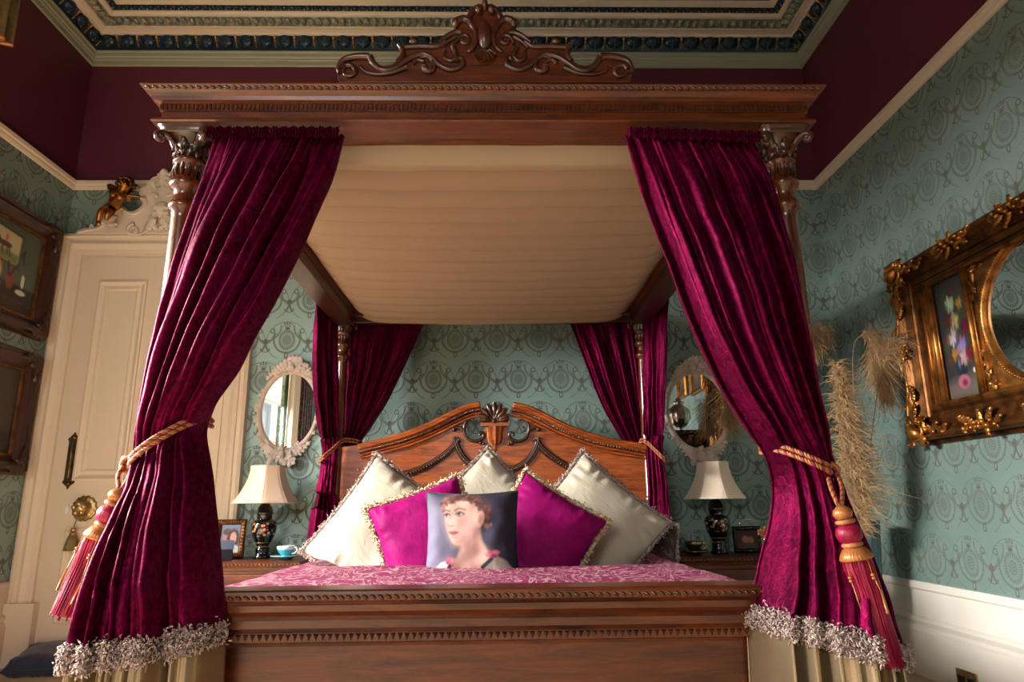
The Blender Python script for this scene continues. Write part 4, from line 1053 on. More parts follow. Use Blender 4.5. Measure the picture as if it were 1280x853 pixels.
def px3(pts, Ys):
    n = len(pts); yy = np.interp(np.linspace(0, 1, n), np.linspace(0, 1, len(Ys)), Ys)
    return [tuple(at(x, y, q)) for (x, y), q in zip(pts, yy)]

def front_curtain(label, Lpx, Rpx, YL, YR, seed, k):
    Lp, Rp = px3(Lpx, YL), px3(Rpx, YR)
    c = (Lp[0][0] + Rp[0][0]) / 2
    t = thing('bed_curtain', label, 'curtain', (c, FY - .1, 2.05))
    dr = Drape(Lp, Rp, [.014, .026, .036, .040, .038, .032, .018, .026, .042, .050, .054], [.0, .02, .04, .05, .05, .05, .05, .07, .11, .14, .15], k, seed, .05, 170, .010)
    mb = MB(); mb.add(dr.mesh()); mb.build('velvet_panel', 'velvet', t, w=True, solid=.006, recalc=False)
    P = []
    for q in range(9):
        row = []
        for jn in range(701):
            u = jn / 700; a = Vector(Lp[0]).lerp(Vector(Rp[0]), u); z = (q / 8 - .5) * .036
            row.append((a.x, a.y - .030 - .010 * sin(u * 330 + 2 * sin(u * 40 + seed)) * (1 - .5 * cos(q * 1.6)) - .004 * sin(q * 1.57), a.z - .016 + z + .003 * sin(u * 90)))
        P.append(row)
    mb = MB(); mb.add(grid(P)); mb.build('ruched_heading', 'velvet', t, w=True, recalc=False)
    h = dr.hem(m=220)
    mb = MB(); rr = random.Random(seed)
    for o in (.006, -.006, -.018, -.030):
        bits(mb, [q + Vector((0, -.004, o)) for q in h], 2300, .012, .0019, .0070, .7, rnd=rr)
    mb.build('fringe', 'fringe', t, w=True, recalc=False)
    # satin band continuing to the floor
    top = dr.hem(m=200); n = 24; P = []
    mid = sum(top, Vector()) / len(top)
    for i in range(n):
        q = i / (n - 1); row = []
        for p in top:
            z = p.z + (FL + .012 - p.z) * q
            o = (p - mid); fl = 1 + .10 * q
            row.append((mid.x + o.x * fl * .985, mid.y + o.y * (fl + .1 * q) + .012 - .03 * q, z))
        P.append(row)
    mb = MB(); mb.add(grid(P)); b = mb.build('satin_band', 'satin', t, w=True, solid=.005, recalc=False)
    return t, dr

lc, ldr = front_curtain('front curtain of claret velvet swept to the left bedpost, door behind it',
    [(266, 166), (243, 225), (224, 285), (206, 350), (190, 415), (176, 480), (166, 545), (163, 578), (162, 612), (152, 655), (133, 695), (115, 742), (97, 803)],
    [(428, 166), (410, 215), (376, 285), (345, 345), (315, 400), (283, 455), (254, 505), (243, 540), (250, 600), (257, 665), (263, 725), (270, 786)],
    [1.885, 1.87, 1.87, 1.86, 1.86, 1.86, 1.88, 1.89, 1.88, 1.87, 1.86, 1.86], [1.885, 1.86, 1.84, 1.83, 1.82, 1.82, 1.84, 1.86, 1.83, 1.82, 1.82, 1.83], 1.3, 6)
rc, rdr = front_curtain('front curtain of claret velvet swept to the right bedpost, near the pampas grass',
    [(783, 166), (800, 218), (818, 270), (838, 322), (858, 375), (882, 430), (915, 490), (950, 540), (973, 572), (982, 610), (979, 655), (970, 700), (961, 740), (953, 766)],
    [(945, 172), (975, 225), (990, 280), (1003, 330), (1012, 380), (1021, 430), (1030, 490), (1037, 545), (1040, 580), (1052, 625), (1070, 675), (1088, 725), (1102, 770), (1114, 806)],
    [1.885, 1.86, 1.84, 1.83, 1.82, 1.82, 1.82, 1.84, 1.86, 1.84, 1.83, 1.83], [1.885, 1.87, 1.86, 1.86, 1.86, 1.86, 1.87, 1.88, 1.90, 1.88, 1.87, 1.87], 4.1, 7)

# tiebacks with tassels on the front curtains
def tassel(parent, p, d, ln, sc=.76):
    """Beads and long skirt hanging from p along d."""
    d = Vector(d).normalized(); q = d.to_track_quat('-Z', 'Y').to_matrix().to_4x4(); X = Matrix.Translation(p) @ q @ Matrix.Scale(sc, 4)
    mb = MB()
    mb.add(lathe([(0, 0), (.012, -.002), (.026, -.014), (.030, -.026), (.024, -.040), (.018, -.044)], 84, wob=lambda a: 1 + .022 * cos(28 * a)), mat=0)
    mb.add(lathe([(.022, -.044), (.030, -.048), (.030, -.056), (.022, -.060)], 24), mat=1)
    mb.add(lathe([(.020, -.060), (.034, -.070), (.040, -.088), (.036, -.106), (.024, -.118)], 84, wob=lambda a: 1 + .018 * cos(28 * a)), mat=2)
    mb.add(lathe([(.026, -.116), (.032, -.120), (.032, -.128), (.024, -.132)], 24), mat=1)
    mb.add(lathe([(.022, -.130), (.034, -.136), (.044, -.150), (.050, -.164), (.046, -.170), (.02, -.170)], 84, wob=lambda a: 1 + .022 * cos(28 * a)), mat=0)
    tz = mb.build('tassel', ['tassel_gold', 'rope_gold', 'tassel_red'], parent, w=True, xf=X)
    mb = MB()
    mb.add(lathe([(.040, -.166), (.043, -.19), (.040, -.24), (.040, -.32), (.043, -.165 - ln), (.03, -.17 - ln), (0, -.16 - ln)], 72, wob=lambda a: 1 + .05 * cos(24 * a) + .04 * cos(7 * a + 1)))
    for k in range(70):
        a = random.uniform(0, 2 * pi); r0 = .041; e = random.uniform(-.01, .012)
        mb.add(tube([(r0 * cos(a), r0 * sin(a), -.168), (r0 * 1.04 * cos(a + .1), r0 * 1.04 * sin(a + .1), -.26), ((r0 + .002) * cos(a), (r0 + .002) * sin(a), -.168 - ln + e)], .0022, 4))
    mb.build('tassel_skirt', 'tassel_red', tz, w=True, xf=X, recalc=False)
    mb = MB()
    for k in range(4):
        a = k * 1.6 + .4; r0 = .047
        mb.add(tube([(.046 * cos(a), .046 * sin(a), -.166), (r0 * cos(a), r0 * sin(a), -.21), ((r0 + .004) * cos(a + .15), (r0 + .004) * sin(a + .15), -.26 - .02 * k)], .0018, 5))
        for zz in (-.215, -.225): mb.add(ell((r0 * cos(a) * 1.03, r0 * sin(a) * 1.03, zz), (.007, .007, .005), 8, 6))
        mb.add(tube([((r0 + .006) * cos(a + .15), (r0 + .006) * sin(a + .15), -.26 - .02 * k), ((r0 + .005) * cos(a + .15), (r0 + .005) * sin(a + .15), -.33 - .02 * k)], [.003, .005], 6))
    mb.build('gold_drops', 'tassel_gold', tz, w=True, xf=X, recalc=False)

def tieback(label, dr, back, knot_px, other_px, Yk, tassel_px, tdir, ln, Yt):
    a, b = Vector(at(*knot_px, Yk)), Vector(at(*other_px, Yk + .02))
    t = thing('curtain_tieback', label, 'tieback', tuple(a))
    mb = MB()
    for dz in (-.0075, .0075):
        front = [tuple(a + Vector((0, 0, dz)))]
        for q in (.15, .35, .55, .75, .92): p = a.lerp(b, q); front.append((p.x, p.y - .085 * sin(pi * q) ** .6, p.z + dz - .012 * sin(pi * q)))
        front.append(tuple(b + Vector((0, 0, dz)))); mid = (a + b) / 2
        front += [(b.x + (b.x - a.x) * .06, b.y + .08, b.z + dz), (mid.x, FY + .10, max(a.z, b.z) + dz + .02), (a.x - (b.x - a.x) * .04, a.y + .09, a.z + dz)]
        rope(mb, smooth(front, 320), .0062, 40)
    mb.build('rope', ['rope_gold', 'rope_red'], t, w=True, recalc=False)
    tp = Vector(at(*tassel_px, Yt))
    mb = MB()
    for q in range(3):
        an = [a + Vector((.018 * cos(x + q * 2.1), -.015 + .018 * sin(q * 1.4), .020 * sin(x + q))) for x in np.linspace(0, 6, 24)]
        mb.add(tube(an, .0062, 7), mat=q % 2)
    for s in (-1, 1): rope(mb, smooth([tuple(a + Vector((s * .012, -.015, 0))), tuple(a.lerp(tp, .5) + Vector((s * .014, -.012, 0))), tuple(tp + Vector((s * .004, 0, 0)))], 90), .0055, 44)
    mb.build('knot', ['rope_gold', 'rope_red'], t, w=True, recalc=False)
    tassel(t, tp, tdir, ln); return t
tieback('twisted gold cord and crimson tassel tied round the left front curtain', ldr, -1, (164, 582), (246, 526), 1.86, (151, 611), (-.33, .02, -1), .25, 1.80)
tieback('twisted gold cord and crimson tassel tied round the right front curtain', rdr, 1, (1036, 590), (968, 560), 1.83, (1050, 632), (.185, -.03, -1), .31, 1.70)

# curtains at the head of the bed, two to each back post
def back_curtain(label, Lp, Rp, seed, amp, k=4, bulge=None, front=(0, -1, 0)):
    c = (Vector(Lp[0]) + Vector(Rp[0])) / 2
    t = thing('bed_curtain', label, 'curtain', tuple(c))
    dr = Drape(Lp, Rp, amp, bulge or [0, .01, .02, .02, .01], k, seed, .01, 110, .006, front)
    mb = MB(); mb.add(dr.mesh(130)); mb.build('velvet_panel', 'velvet', t, w=True, solid=.006, recalc=False); return t
AM = [.012, .022, .026, .022, .010, .018, .022, .024]
cy = 4.19
back_curtain('dark claret curtain fanning inward behind the left back bedpost',
    px3([(432, 398), (432, 450), (430, 500), (428, 545), (427, 568), (425, 610), (420, 660), (415, 720)], [cy]), px3([(530, 401), (508, 450), (485, 497), (462, 535), (448, 560), (450, 610), (452, 660), (454, 720)], [cy]), 2.2, AM)
back_curtain('claret curtain fanning inward behind the right back bedpost',
    px3([(711, 400), (732, 455), (752, 505), (775, 545), (790, 572), (785, 620), (780, 660), (776, 720)], [cy]), px3([(796, 397), (800, 450), (804, 500), (808, 545), (812, 570), (812, 620), (812, 660), (812, 720)], [cy]), 5.2, AM)
SX = CX0 - .02
back_curtain('narrow bright claret side curtain on the outside of the left back bedpost',
    px3([(394, 372), (393, 420), (394, 480), (399, 530), (404, 566), (398, 610), (390, 650), (384, 700)], [3.80, 3.80, 3.88, 3.95, 4.0, 3.98, 3.96, 3.96]),
    px3([(421, 392), (420, 430), (420, 480), (422, 530), (424, 560), (420, 610), (418, 660), (418, 720)], [4.06]), 7.7, AM, 3, front=(-1, -1, 0))
back_curtain('narrow claret side curtain outside the right back bedpost, next to the oval mirror',
    px3([(808, 388), (808, 430), (808, 480), (808, 530), (806, 562), (808, 610), (808, 660), (808, 720)], [4.06]),
    px3([(838, 362), (835, 420), (832, 480), (830, 530), (828, 562), (834, 610), (838, 660), (842, 720)], [3.78, 3.80, 3.86, 3.95, 4.0, 3.98, 3.96, 3.96]), 9.1, AM, 3, front=(1, -1, 0))
def simple_tie(label, pts):
    t = thing('curtain_tieback', label, 'tieback', tuple(pts[0]))
    mb = MB()
    for dz in (-.008, .008): rope(mb, [Vector(p) + Vector((0, 0, dz)) for p in smooth(pts, 260)], .0065, 36)
    mb.build('rope', ['rope_gold', 'rope_red'], t, w=True, recalc=False)
A = lambda x, y, Y: tuple(at(x, y, Y))
simple_tie('thin gold cord looped round the left back bedpost and its curtains', [A(399, 576, 3.99), A(403, 573, 3.93), A(416, 562, 3.98), A(429, 551, 4.05), A(440, 551, 4.10), A(449, 553, 4.14), A(450, 556, 4.25), A(425, 566, 4.28), A(402, 574, 4.10), A(399, 576, 3.99)])
simple_tie('thin gold cord looped round the right back bedpost and its curtains', [A(789, 580, 4.14), A(794, 568, 4.10), A(801, 552, 4.06), A(808, 553, 4.03), A(818, 562, 3.99), A(828, 572, 3.95), A(833, 577, 4.0), A(825, 575, 4.26), A(800, 576, 4.27), A(789, 580, 4.14)])

# ================================================================== BEDSIDE TABLES AND WHAT STANDS ON THEM
TZ = .655
def bedside(label, x0, x1):
    y0, y1 = 3.93, YB - .05
    t = thing('bedside_table', label, 'bedside table', ((x0 + x1) / 2, (y0 + y1) / 2, FL))
    mb = MB(); P = [(0, FL + .06), (0, TZ - .10), (.004, TZ - .095)]
    mb.add(box(x0 + .03, x1 - .03, y0 + .03, y1, FL + .02, TZ - .03), False); mb.build('carcass', 'wood_x', t, w=True, bevel=.005)
    mb = MB(); pr = [(-.03, TZ - .05), (.0, TZ - .045), (.004, TZ - .03), (.018, TZ - .026), (.024, TZ - .018), (.024, TZ - .008), (.014, TZ)]
    P = ringsweep(pr, x0 + .024, x1 - .024, y0 + .024, y1 - .02); mb.add(P, False); mb.add(([(x0 + .01, y0 + .01, TZ), (x1 - .01, y0 + .01, TZ), (x1 - .01, y1 - .006, TZ), (x0 + .01, y1 - .006, TZ)], [(0, 1, 2, 3)]), False)
    tp = mb.build('table_top', 'wood_x', t, w=True)
    mb = MB(); n = int((x1 - x0) / .022)
    for i in range(n): mb.add(ell((x0 + .01 + (x1 - x0 - .02) * (i + .5) / n, y0, TZ - .013), (.009, .005, .005), 8, 5, Matrix.Rotation(.5, 3, 'Y')))
    mb.build('carved_edge', 'wood_carve', tp, w=True, recalc=False)
    for q, (z0, z1) in enumerate(((TZ - .21, TZ - .065), (TZ - .38, TZ - .225), (TZ - .55, TZ - .395))):
        mb = MB(); mb.add(box(x0 + .06, x1 - .06, y0 + .012, y0 + .034, z0, z1), False); d = mb.build('drawer', 'wood_x', t, w=True, bevel=.006)
        mb = MB(); xc, zc = (x0 + x1) / 2, (z0 + z1) / 2; mb.add(ell((xc, y0 - .004, zc), (.016, .018, .016))); mb.build('knob', 'brass', d, w=True)
    for x in (x0 + .035, x1 - .035):
        mb = MB(); mb.add(tube([(x, y0 + .03, FL), (x, y0 + .03, TZ - .05)], .022, 14)); mb.add(ell((x, y0 + .02, TZ - .075), (.03, .02, .03))); mb.build('corner_column', 'wood_z', t, w=True)
    mb = MB(); mb.add(box(x0 + .015, x1 - .015, y0 + .015, y1, FL, FL + .06), False); mb.build('plinth', 'wood_x', t, w=True, bevel=.006)
bedside('carved bedside table at the left of the bed, by the door', -1.665, -1.09)
bedside('carved bedside table in shadow at the right of the bed', 1.00, 1.585)

def lamp(label, x, y, z, mat, shade, rot):
    t = thing('table_lamp', label, 'lamp', (x, y, z), (0, 0, rot))
    mb = MB(); mb.add(lathe([(0, 0), (.048, 0), (.050, .012), (.044, .02), (.040, .035), (.042, .05), (.040, .06), (.034, .066), (.036, .076), (.048, .095), (.064, .13), (.073, .165), (.075, .19), (.070, .208), (.055, .218), (.042, .222), (.042, .226)], 40)); b = mb.build('base', mat, t)
    mb = MB(); mb.add(lathe([(.043, .226), (.044, .25), (.048, .254), (.050, .26), (.046, .263), (.045, .275), (.038, .295), (.026, .312), (.012, .322), (0, .324)], 32)); mb.build('lid', 'black_gloss', b)
    for rr, z_ in ((.047, .259), (.0355, .067), (.046, .09)):
        mb = MB(); mb.add(lathe([(rr, z_ - .002), (rr + .003, z_), (rr, z_ + .002)], 40)); mb.build('gold_band', 'brass', b)
    mb = MB(); mb.add(tube([(0, 0, .32), (0, 0, .50)], .006, 8)); mb.add(lathe([(.0, .40), (.016, .40), (.016, .36), (0, .36)], 12)); mb.build('stem', 'brass', t)
    mb = MB(); P = []; K_ = 8                # bell shade of eight gores
    for i in range(22):
        q = i / 21; r = .192 - (.192 - .098) * (1 - (1 - q) ** 1.9); zz = .318 + .215 * q
        ring = []
        for j in range(K_ * 6):
            a = 2 * pi * j / (K_ * 6); f = (j % 6) / 6; cr = cos(pi / K_) / cos((f - .5) * 2 * pi / K_); ring.append((r * cr * cos(a), r * cr * sin(a), zz))
        P.append(ring)
    mb.add(grid(P, cv=True)); s = mb.build('lamp_shade', shade, t, solid=.003)
    mb = MB()
    for j in range(K_): mb.add(tube([tuple(Vector(P[i][j * 6]) * 1.0) for i in range(22)], .0022, 5))
    mb.add(tube([P[0][j] for j in range(K_ * 6)], .0035, 6, closed=True)); mb.add(tube([P[-1][j] for j in range(K_ * 6)], .003, 6, closed=True))
    mb.build('shade_trim', shade, s, recalc=False)
lamp('black floral ginger-jar lamp with beige shade, near the door', -1.392, 4.21, TZ, 'floral_l', 'shade', .2)
lamp('dark floral jar lamp with pale shade, on the shadowed right-hand table', 1.305, 4.21, TZ, 'floral_r', 'shade_r', .05)

def photo_frame(label, x, y, w_, h_, rotz, paint, mat, fw=.03):
    t = thing('photo_frame', label, 'photo frame', (x, y, TZ), (radians(-10), 0, rotz))
    P = []
    for o, e in ((0, 0), (0, .012), (fw * .3, .018), (fw * .8, .012), (fw, .004)): P.append([(-w_ / 2 + o, -e, o), (w_ / 2 - o, -e, o), (w_ / 2 - o, -e, h_ - o), (-w_ / 2 + o, -e, h_ - o)])
    mb = MB(); mb.add(grid(P, cv=True), False); mb.add(box(-w_ / 2, w_ / 2, 0, .006, 0, h_), False)
    for i in range(40):
        a = i / 40 * 4; k = int(a); f = a - k; q = fw / 2
        pos = [(-w_ / 2 + q + f * (w_ - 2 * q), q), (w_ / 2 - q, q + f * (h_ - 2 * q)), (w_ / 2 - q - f * (w_ - 2 * q), h_ - q), (-w_ / 2 + q, h_ - q - f * (h_ - 2 * q))][k]
        mb.add(ell((pos[0], -.016, pos[1]), (.007, .004, .007), 6, 4))
    mb.build('frame', mat, t, recalc=False)
    mb = MB(); mb.add(box(-.02, .02, .0, .004, .005, h_ * .7), False); mb.build('strut', 'black', t, xf=Matrix.Translation((0, .006, 0)) @ Matrix.Rotation(radians(-16), 4, 'X'))
    canvas(paint, 'photograph', (-w_ / 2 + fw, -.005, h_ - fw), (w_ - 2 * fw, 0, 0), (0, 0, -(h_ - 2 * fw)), t, w=False)
p = Paint(50, 60, (120, 136, 160)); p.ell(.30, .42, .2, .24, (196, 140, 126)); p.ell(.30, .25, .22, .12, (90, 76, 70)); p.ell(.66, .5, .34, .36, (84, 40, 36)); p.ell(.66, .48, .17, .22, (222, 172, 156)); p.ell(.25, .9, .3, .22, (60, 66, 96)); p.ell(.66, .95, .42, .24, (226, 226, 230)); p.ell(.66, .57, .06, .02, (200, 90, 90))
photo_frame('ornate brown photo frame of a couple, behind a blue box', -1.60, 4.24, .17, .225, .12, p, 'gilt_dark', .032)
p = Paint(50, 46, (44, 24, 24)); p.ell(.4, .5, .16, .22, (150, 90, 76)); p.ell(.66, .52, .15, .2, (136, 84, 66)); p.ell(.5, .95, .5, .28, (70, 40, 40))
photo_frame('small dark photo frame beside the right-hand lamp', 1.485, 4.22, .17, .155, -.1, p, 'black_gloss', .026)

t = thing('gift_box', 'blue card box standing in front of the photo frame', 'box', (-1.615, 4.09, TZ), (0, 0, .5))
mb = MB(); mb.add(box(-.085, .085, -.05, .05, 0, .062), False); mb.build('body', 'blue_side', t, bevel=.002)
mb = MB(); mb.add(box(-.088, .088, -.053, .053, .060, .108), False); mb.build('lid', 'blue_card', t, bevel=.003)
def cup(label, slabel, x, y, mat, rim):
    s = thing('saucer', slabel, 'saucer', (x, y, TZ))
    mb = MB(); mb.add(lathe([(0, .006), (.03, .004), (.034, 0), (.038, .004), (.06, .012), (.082, .02), (.084, .023), (.06, .017), (.03, .010), (0, .010)], 40)); mb.build('dish', mat, s)
    mb = MB(); mb.add(lathe([(.081, .0195), (.0845, .0225), (.081, .0235)], 40)); mb.build('rim', rim, s)
    t = thing('tea_cup', label, 'cup', (x, y, TZ + .011), (0, 0, -.3))
    mb = MB(); mb.add(lathe([(0, .0), (.022, .0), (.024, .006), (.02, .010), (.034, .022), (.046, .042), (.050, .062), (.048, .062), (.044, .042), (.03, .020), (0, .014)], 36)); b = mb.build('bowl', mat, t)
    mb = MB(); mb.add(lathe([(.047, .045), (.0508, .052), (.0512, .0635), (.049, .0645), (.047, .056)], 36)); mb.build('rim_band', rim, t)
    mb = MB(); mb.add(tube(smooth([(.047, 0, .052), (.066, 0, .056), (.074, 0, .042), (.062, 0, .026), (.038, 0, .022)], 20), .004, 8)); mb.build('handle', rim, t)
cup('turquoise teacup with white rim on the left bedside table', 'turquoise saucer under the teacup beside the left lamp', -1.228, 4.12, 'teal_china', 'white_china')
cup('dark teacup with gilt rim on the right bedside table', 'dark gilt-edged saucer under the teacup beside the right lamp', 1.135, 4.13, 'dark_china', 'brass')
# gilt flower ornament and arching wire on the right table
t = thing('flower_ornament', 'small gilt flower ornament beside the dark photo frame', 'ornament', (1.525, 4.06, TZ))
mb = MB(); mb.add(lathe([(0, 0), (.03, 0), (.03, .006), (.008, .012), (.006, .05)], 20)); mb.add(tube([(0, 0, .04), (.004, 0, .10), (0, 0, .125)], .004, 6)); mb.build('stand', 'brass', t)
mb = MB()
for k in range(3):
    cx, cz = ((-.02, .125), (.016, .14), (.012, .105))[k]
    for q in range(5): a = q * 2 * pi / 5 + k; mb.add(ell((cx + .014 * cos(a), -.01, cz + .014 * sin(a)), (.010, .006, .010), 8, 5))
    mb.add(ell((cx, -.018, cz), (.006,) * 3, 6, 4))
mb.build('petals', 'tassel_gold', t, recalc=False)
mb = MB(); mb.add(tube(smooth([(0, 0, .05), (-.0, .02, .14), (-.03, .01, .185), (-.09, 0, .20), (-.14, -.01, .175)][::-1], 30), .0025, 6)); mb.build('arching_wire', 'silver', t)

# ------------------------------------------------------------------ oval mirrors on the back wall
def oval_mirror(label, c, rx, rz, tilt, rot):
    t = thing('wall_mirror', label, 'mirror', (c.x, YB - .006, c.z), (tilt, rot, 0))
    mb = MB(); n = 72; P = []
    for o, e in ((1.0, .006), (1.02, .018), (1.08, .030), (1.16, .028), (1.19, .016), (1.19, .002)): P.append([(rx * o * cos(2 * pi * i / n), -e, rz * o * sin(2 * pi * i / n)) for i in range(n)])
    mb.add(grid(P, cv=True)); fr = mb.build('frame', 'mirror_paint', t)
    mb = MB(); P = [[(rx * q * cos(2 * pi * i / n), -.010, rz * q * sin(2 * pi * i / n)) for i in range(n)] for q in (0.001, .5, 1.02)]
    mb.add(grid(P, cv=True)); mb.build('mirror_glass', 'mirror', t)
    rr = random.Random(3)
    for sgn in (1, -1):                      # leafy crest above and below
        mb = MB(); zc = sgn * rz * 1.13; big = 1.0 if sgn > 0 else .85
        for i in range(13):
            f = (i / 12 - .5) * 2; a = (pi / 2) * sgn + f * .5; b = Vector((rx * 1.12 * cos(a), -.026, rz * 1.10 * sin(a))); q = 1 - abs(f)
            mb.add(leaf(b, (-sgn * f * .9, 0, sgn * (.5 + .6 * q)), (0, -1, 0), (.045 + .065 * q) * big, .042, .2, 3))
        for i in range(12):
            mb.add(leaf((rr.uniform(-.07, .07), -.036, zc + sgn * rr.uniform(-.01, .05)), (rr.uniform(-1, 1), 0, sgn * rr.uniform(-.3, 1)), (0, -1, 0), .05, .036, .25, 3))
        for q in (-1, 1):
            mb.add(spiral((q * .045, -.036, zc + sgn * .006), (1, 0, 0), (0, 0, 1), .030, .006, 1.3, pi / 2 * (1 - q), .009, .005, 26, 7, q * sgn))
            mb.add(spiral((q * .095, -.030, zc - sgn * .018), (1, 0, 0), (0, 0, 1), .022, .005, 1.2, pi / 2 * (1 - q), .007, .004, 26, 7, q * sgn))
            for k in range(4): mb.add(leaf((q * (.09 + .018 * k), -.028, zc - sgn * (.012 + .02 * k)), (q * .8, 0, sgn * .7), (0, -1, 0), .045 - .005 * k, .03, .2, 2))
        mb.add(ell((0, -.044, zc + sgn * .01), (.018, .016, .024)))
        mb.build('crest_carving' if sgn > 0 else 'pendant_carving', 'mirror_paint', fr, recalc=False)
    for sgn in (-1, 1):                      # sprigs at the sides
        mb = MB(); mb.add(tube([(rx * 1.13 * cos((0 if sgn > 0 else pi) + .25 + q * .08), -.026, rz * 1.13 * sin((0 if sgn > 0 else pi) + .25 + q * .08)) for q in range(-11, 12)], .006, 6))
        for i in range(9):
            f = (i / 8 - .5) * 2; a = (0 if sgn > 0 else pi) - sgn * f * .75 + (.25 if sgn < 0 else .25); b = Vector((rx * 1.13 * cos(a), -.022, rz * 1.13 * sin(a)))
            mb.add(leaf(b, (cos(a) * .8, 0, .9 * (1 if i % 2 else -.6)), (0, -1, 0), .042 - .012 * abs(f), .028, .1, 2))
        mb.build('leaf_sprig', 'mirror_paint', fr, recalc=False)
oval_mirror('oval mirror in a pale carved leaf frame, left of the bed', at(362, 514, YB), .170, .238, 0, radians(3))
oval_mirror('oval mirror in a dusky carved leaf frame, right of the bed', at(871, 514, YB), .185, .243, 0, radians(-2))

# ------------------------------------------------------------------ great gilt mirror on the right wall
GY0, GY1, GZ0, GZ1 = 1.74, 3.60, 1.255, 2.205
GX = XR - .004
t = thing('gilt_mirror', 'large gilt frame with oval mirror and painted flower panels, on the right wall', 'mirror', (GX, (GY0 + GY1) / 2, GZ0))
def fr(prof, y0, y1, z0, z1):
    return grid([[(GX - e, y0 + o, z0 + o), (GX - e, y1 - o, z0 + o), (GX - e, y1 - o, z1 - o), (GX - e, y0 + o, z1 - o)] for o, e in prof], cv=True)
mb = MB(); mb.add(fr([(-.02, 0), (-.02, .02), (0, .03), (0, .075), (.012, .085), (.025, .08), (.05, .060), (.09, .045), (.105, .05), (.115, .044), (.13, .04), (.145, .052), (.155, .05), (.16, .03)], GY0, GY1, GZ0, GZ1), False)
frm = mb.build('frame', 'gilt_dark', t, w=True)
# dividers, beaded slips, spandrel board with the oval
OC, OZ, ORY, ORZ = 2.67, 1.735, .335, .315
PY0, PY1 = 3.095, 3.335
iy0, iy1, iz0, iz1 = GY0 + .155, GY1 - .155, GZ0 + .155, GZ1 - .155
mb = MB(); n = 96; inner = []; outer = []
sy0, sy1 = 2 * OC - 3.06, 3.06
for i in range(n):
    a = 2 * pi * i / n; c, s = cos(a), sin(a); inner.append((GX - .030, OC + ORY * c, OZ + ORZ * s))
    k = min((sy1 - OC) / abs(c) if abs(c) > 1e-6 else 9, (iz1 - OZ) / abs(s) if s > 1e-6 else ((OZ - iz0) / abs(s) if s < -1e-6 else 9)); outer.append((GX - .030, OC + k * c, OZ + k * s))
mb.add(grid([inner, outer], cv=True), False); mb.build('spandrel_board', 'gilt', t, w=True)
mb = MB(); mb.add(grid([[(GX - e, OC + ORY * o * cos(2 * pi * i / n), OZ + ORZ * o * sin(2 * pi * i / n)) for i in range(n)] for o, e in ((.955, .018), (.96, .032), (.985, .040), (1.0, .046), (1.03, .046), (1.05, .038), (1.055, .026))], cv=True))
for i in range(130):
    a = 2 * pi * i / 130; mb.add(ell((GX - .046, OC + ORY * 1.015 * cos(a), OZ + ORZ * 1.015 * sin(a)), (.005, .006, .006), 6, 4))
mb.build('oval_rim', 'gilt', t, w=True, recalc=False)
mb = MB(); mb.add(grid([[(GX - .022, OC + ORY * q * cos(2 * pi * i / n), OZ + ORZ * q * sin(2 * pi * i / n)) for i in range(n)] for q in (.001, .5, .97)], cv=True)); mb.build('mirror_glass', 'mirror', t, w=True)
mb = MB()
for yc in (3.078, 3.352, 2 * OC - 3.078, 2 * OC - 3.352):
    mb.add(tube([(GX - .040, yc, iz0), (GX - .040, yc, iz1)], .017, 10)); mb.add(tube([(GX - .036, yc + .018, iz0), (GX - .036, yc + .018, iz1)], .006, 6)); mb.add(tube([(GX - .036, yc - .018, iz0), (GX - .036, yc - .018, iz1)], .006, 6))
for z in (iz0 + .008, iz1 - .008): mb.add(tube([(GX - .042, iy0, z), (GX - .042, iy1, z)], .014, 8))
mb.build('divider', 'gilt', t, w=True)
for sy in (-1, 1):                        # low relief sprays in the spandrels
    for sz in (-1, 1):
        mb = MB(); b0 = Vector((GX - .031, OC + sy * .36, OZ + sz * .27)); b1 = Vector((GX - .031, OC + sy * .30, OZ + sz * .28))
        mb.add(tube([b0, b0.lerp(b1, .5), b1], .012, 8)); mb.add(tube([b0, b0 + Vector((0, 0, -sz * .05)), b0 + Vector((0, 0, -sz * .14))], .010, 8))
        for k in range(8):
            b = b0.lerp(b1, k / 4) if k < 4 else b0 + Vector((0, 0, -sz * .035 * (k - 3))); mb.add(leaf(b, (0, random.uniform(-1, 1), random.uniform(-1, 1)), (-1, 0, 0), .04, .03, .1, 2))
        mb.build('spandrel_relief', 'gilt', t, w=True, recalc=False)
for ya, yb in ((3.350, 3.462), (2 * OC - 3.462, 2 * OC - 3.350)):
    mb = MB(); mb.add(box(GX - .034, GX, ya, yb, iz0 - .01, iz1 + .01), False)
    for q in (.3, .62): mb.add(tube([(GX - .034, ya + (yb - ya) * q, iz0), (GX - .034, ya + (yb - ya) * q, iz1)], .010, 8))
    mb.build('side_slip', 'gilt', t, w=True)
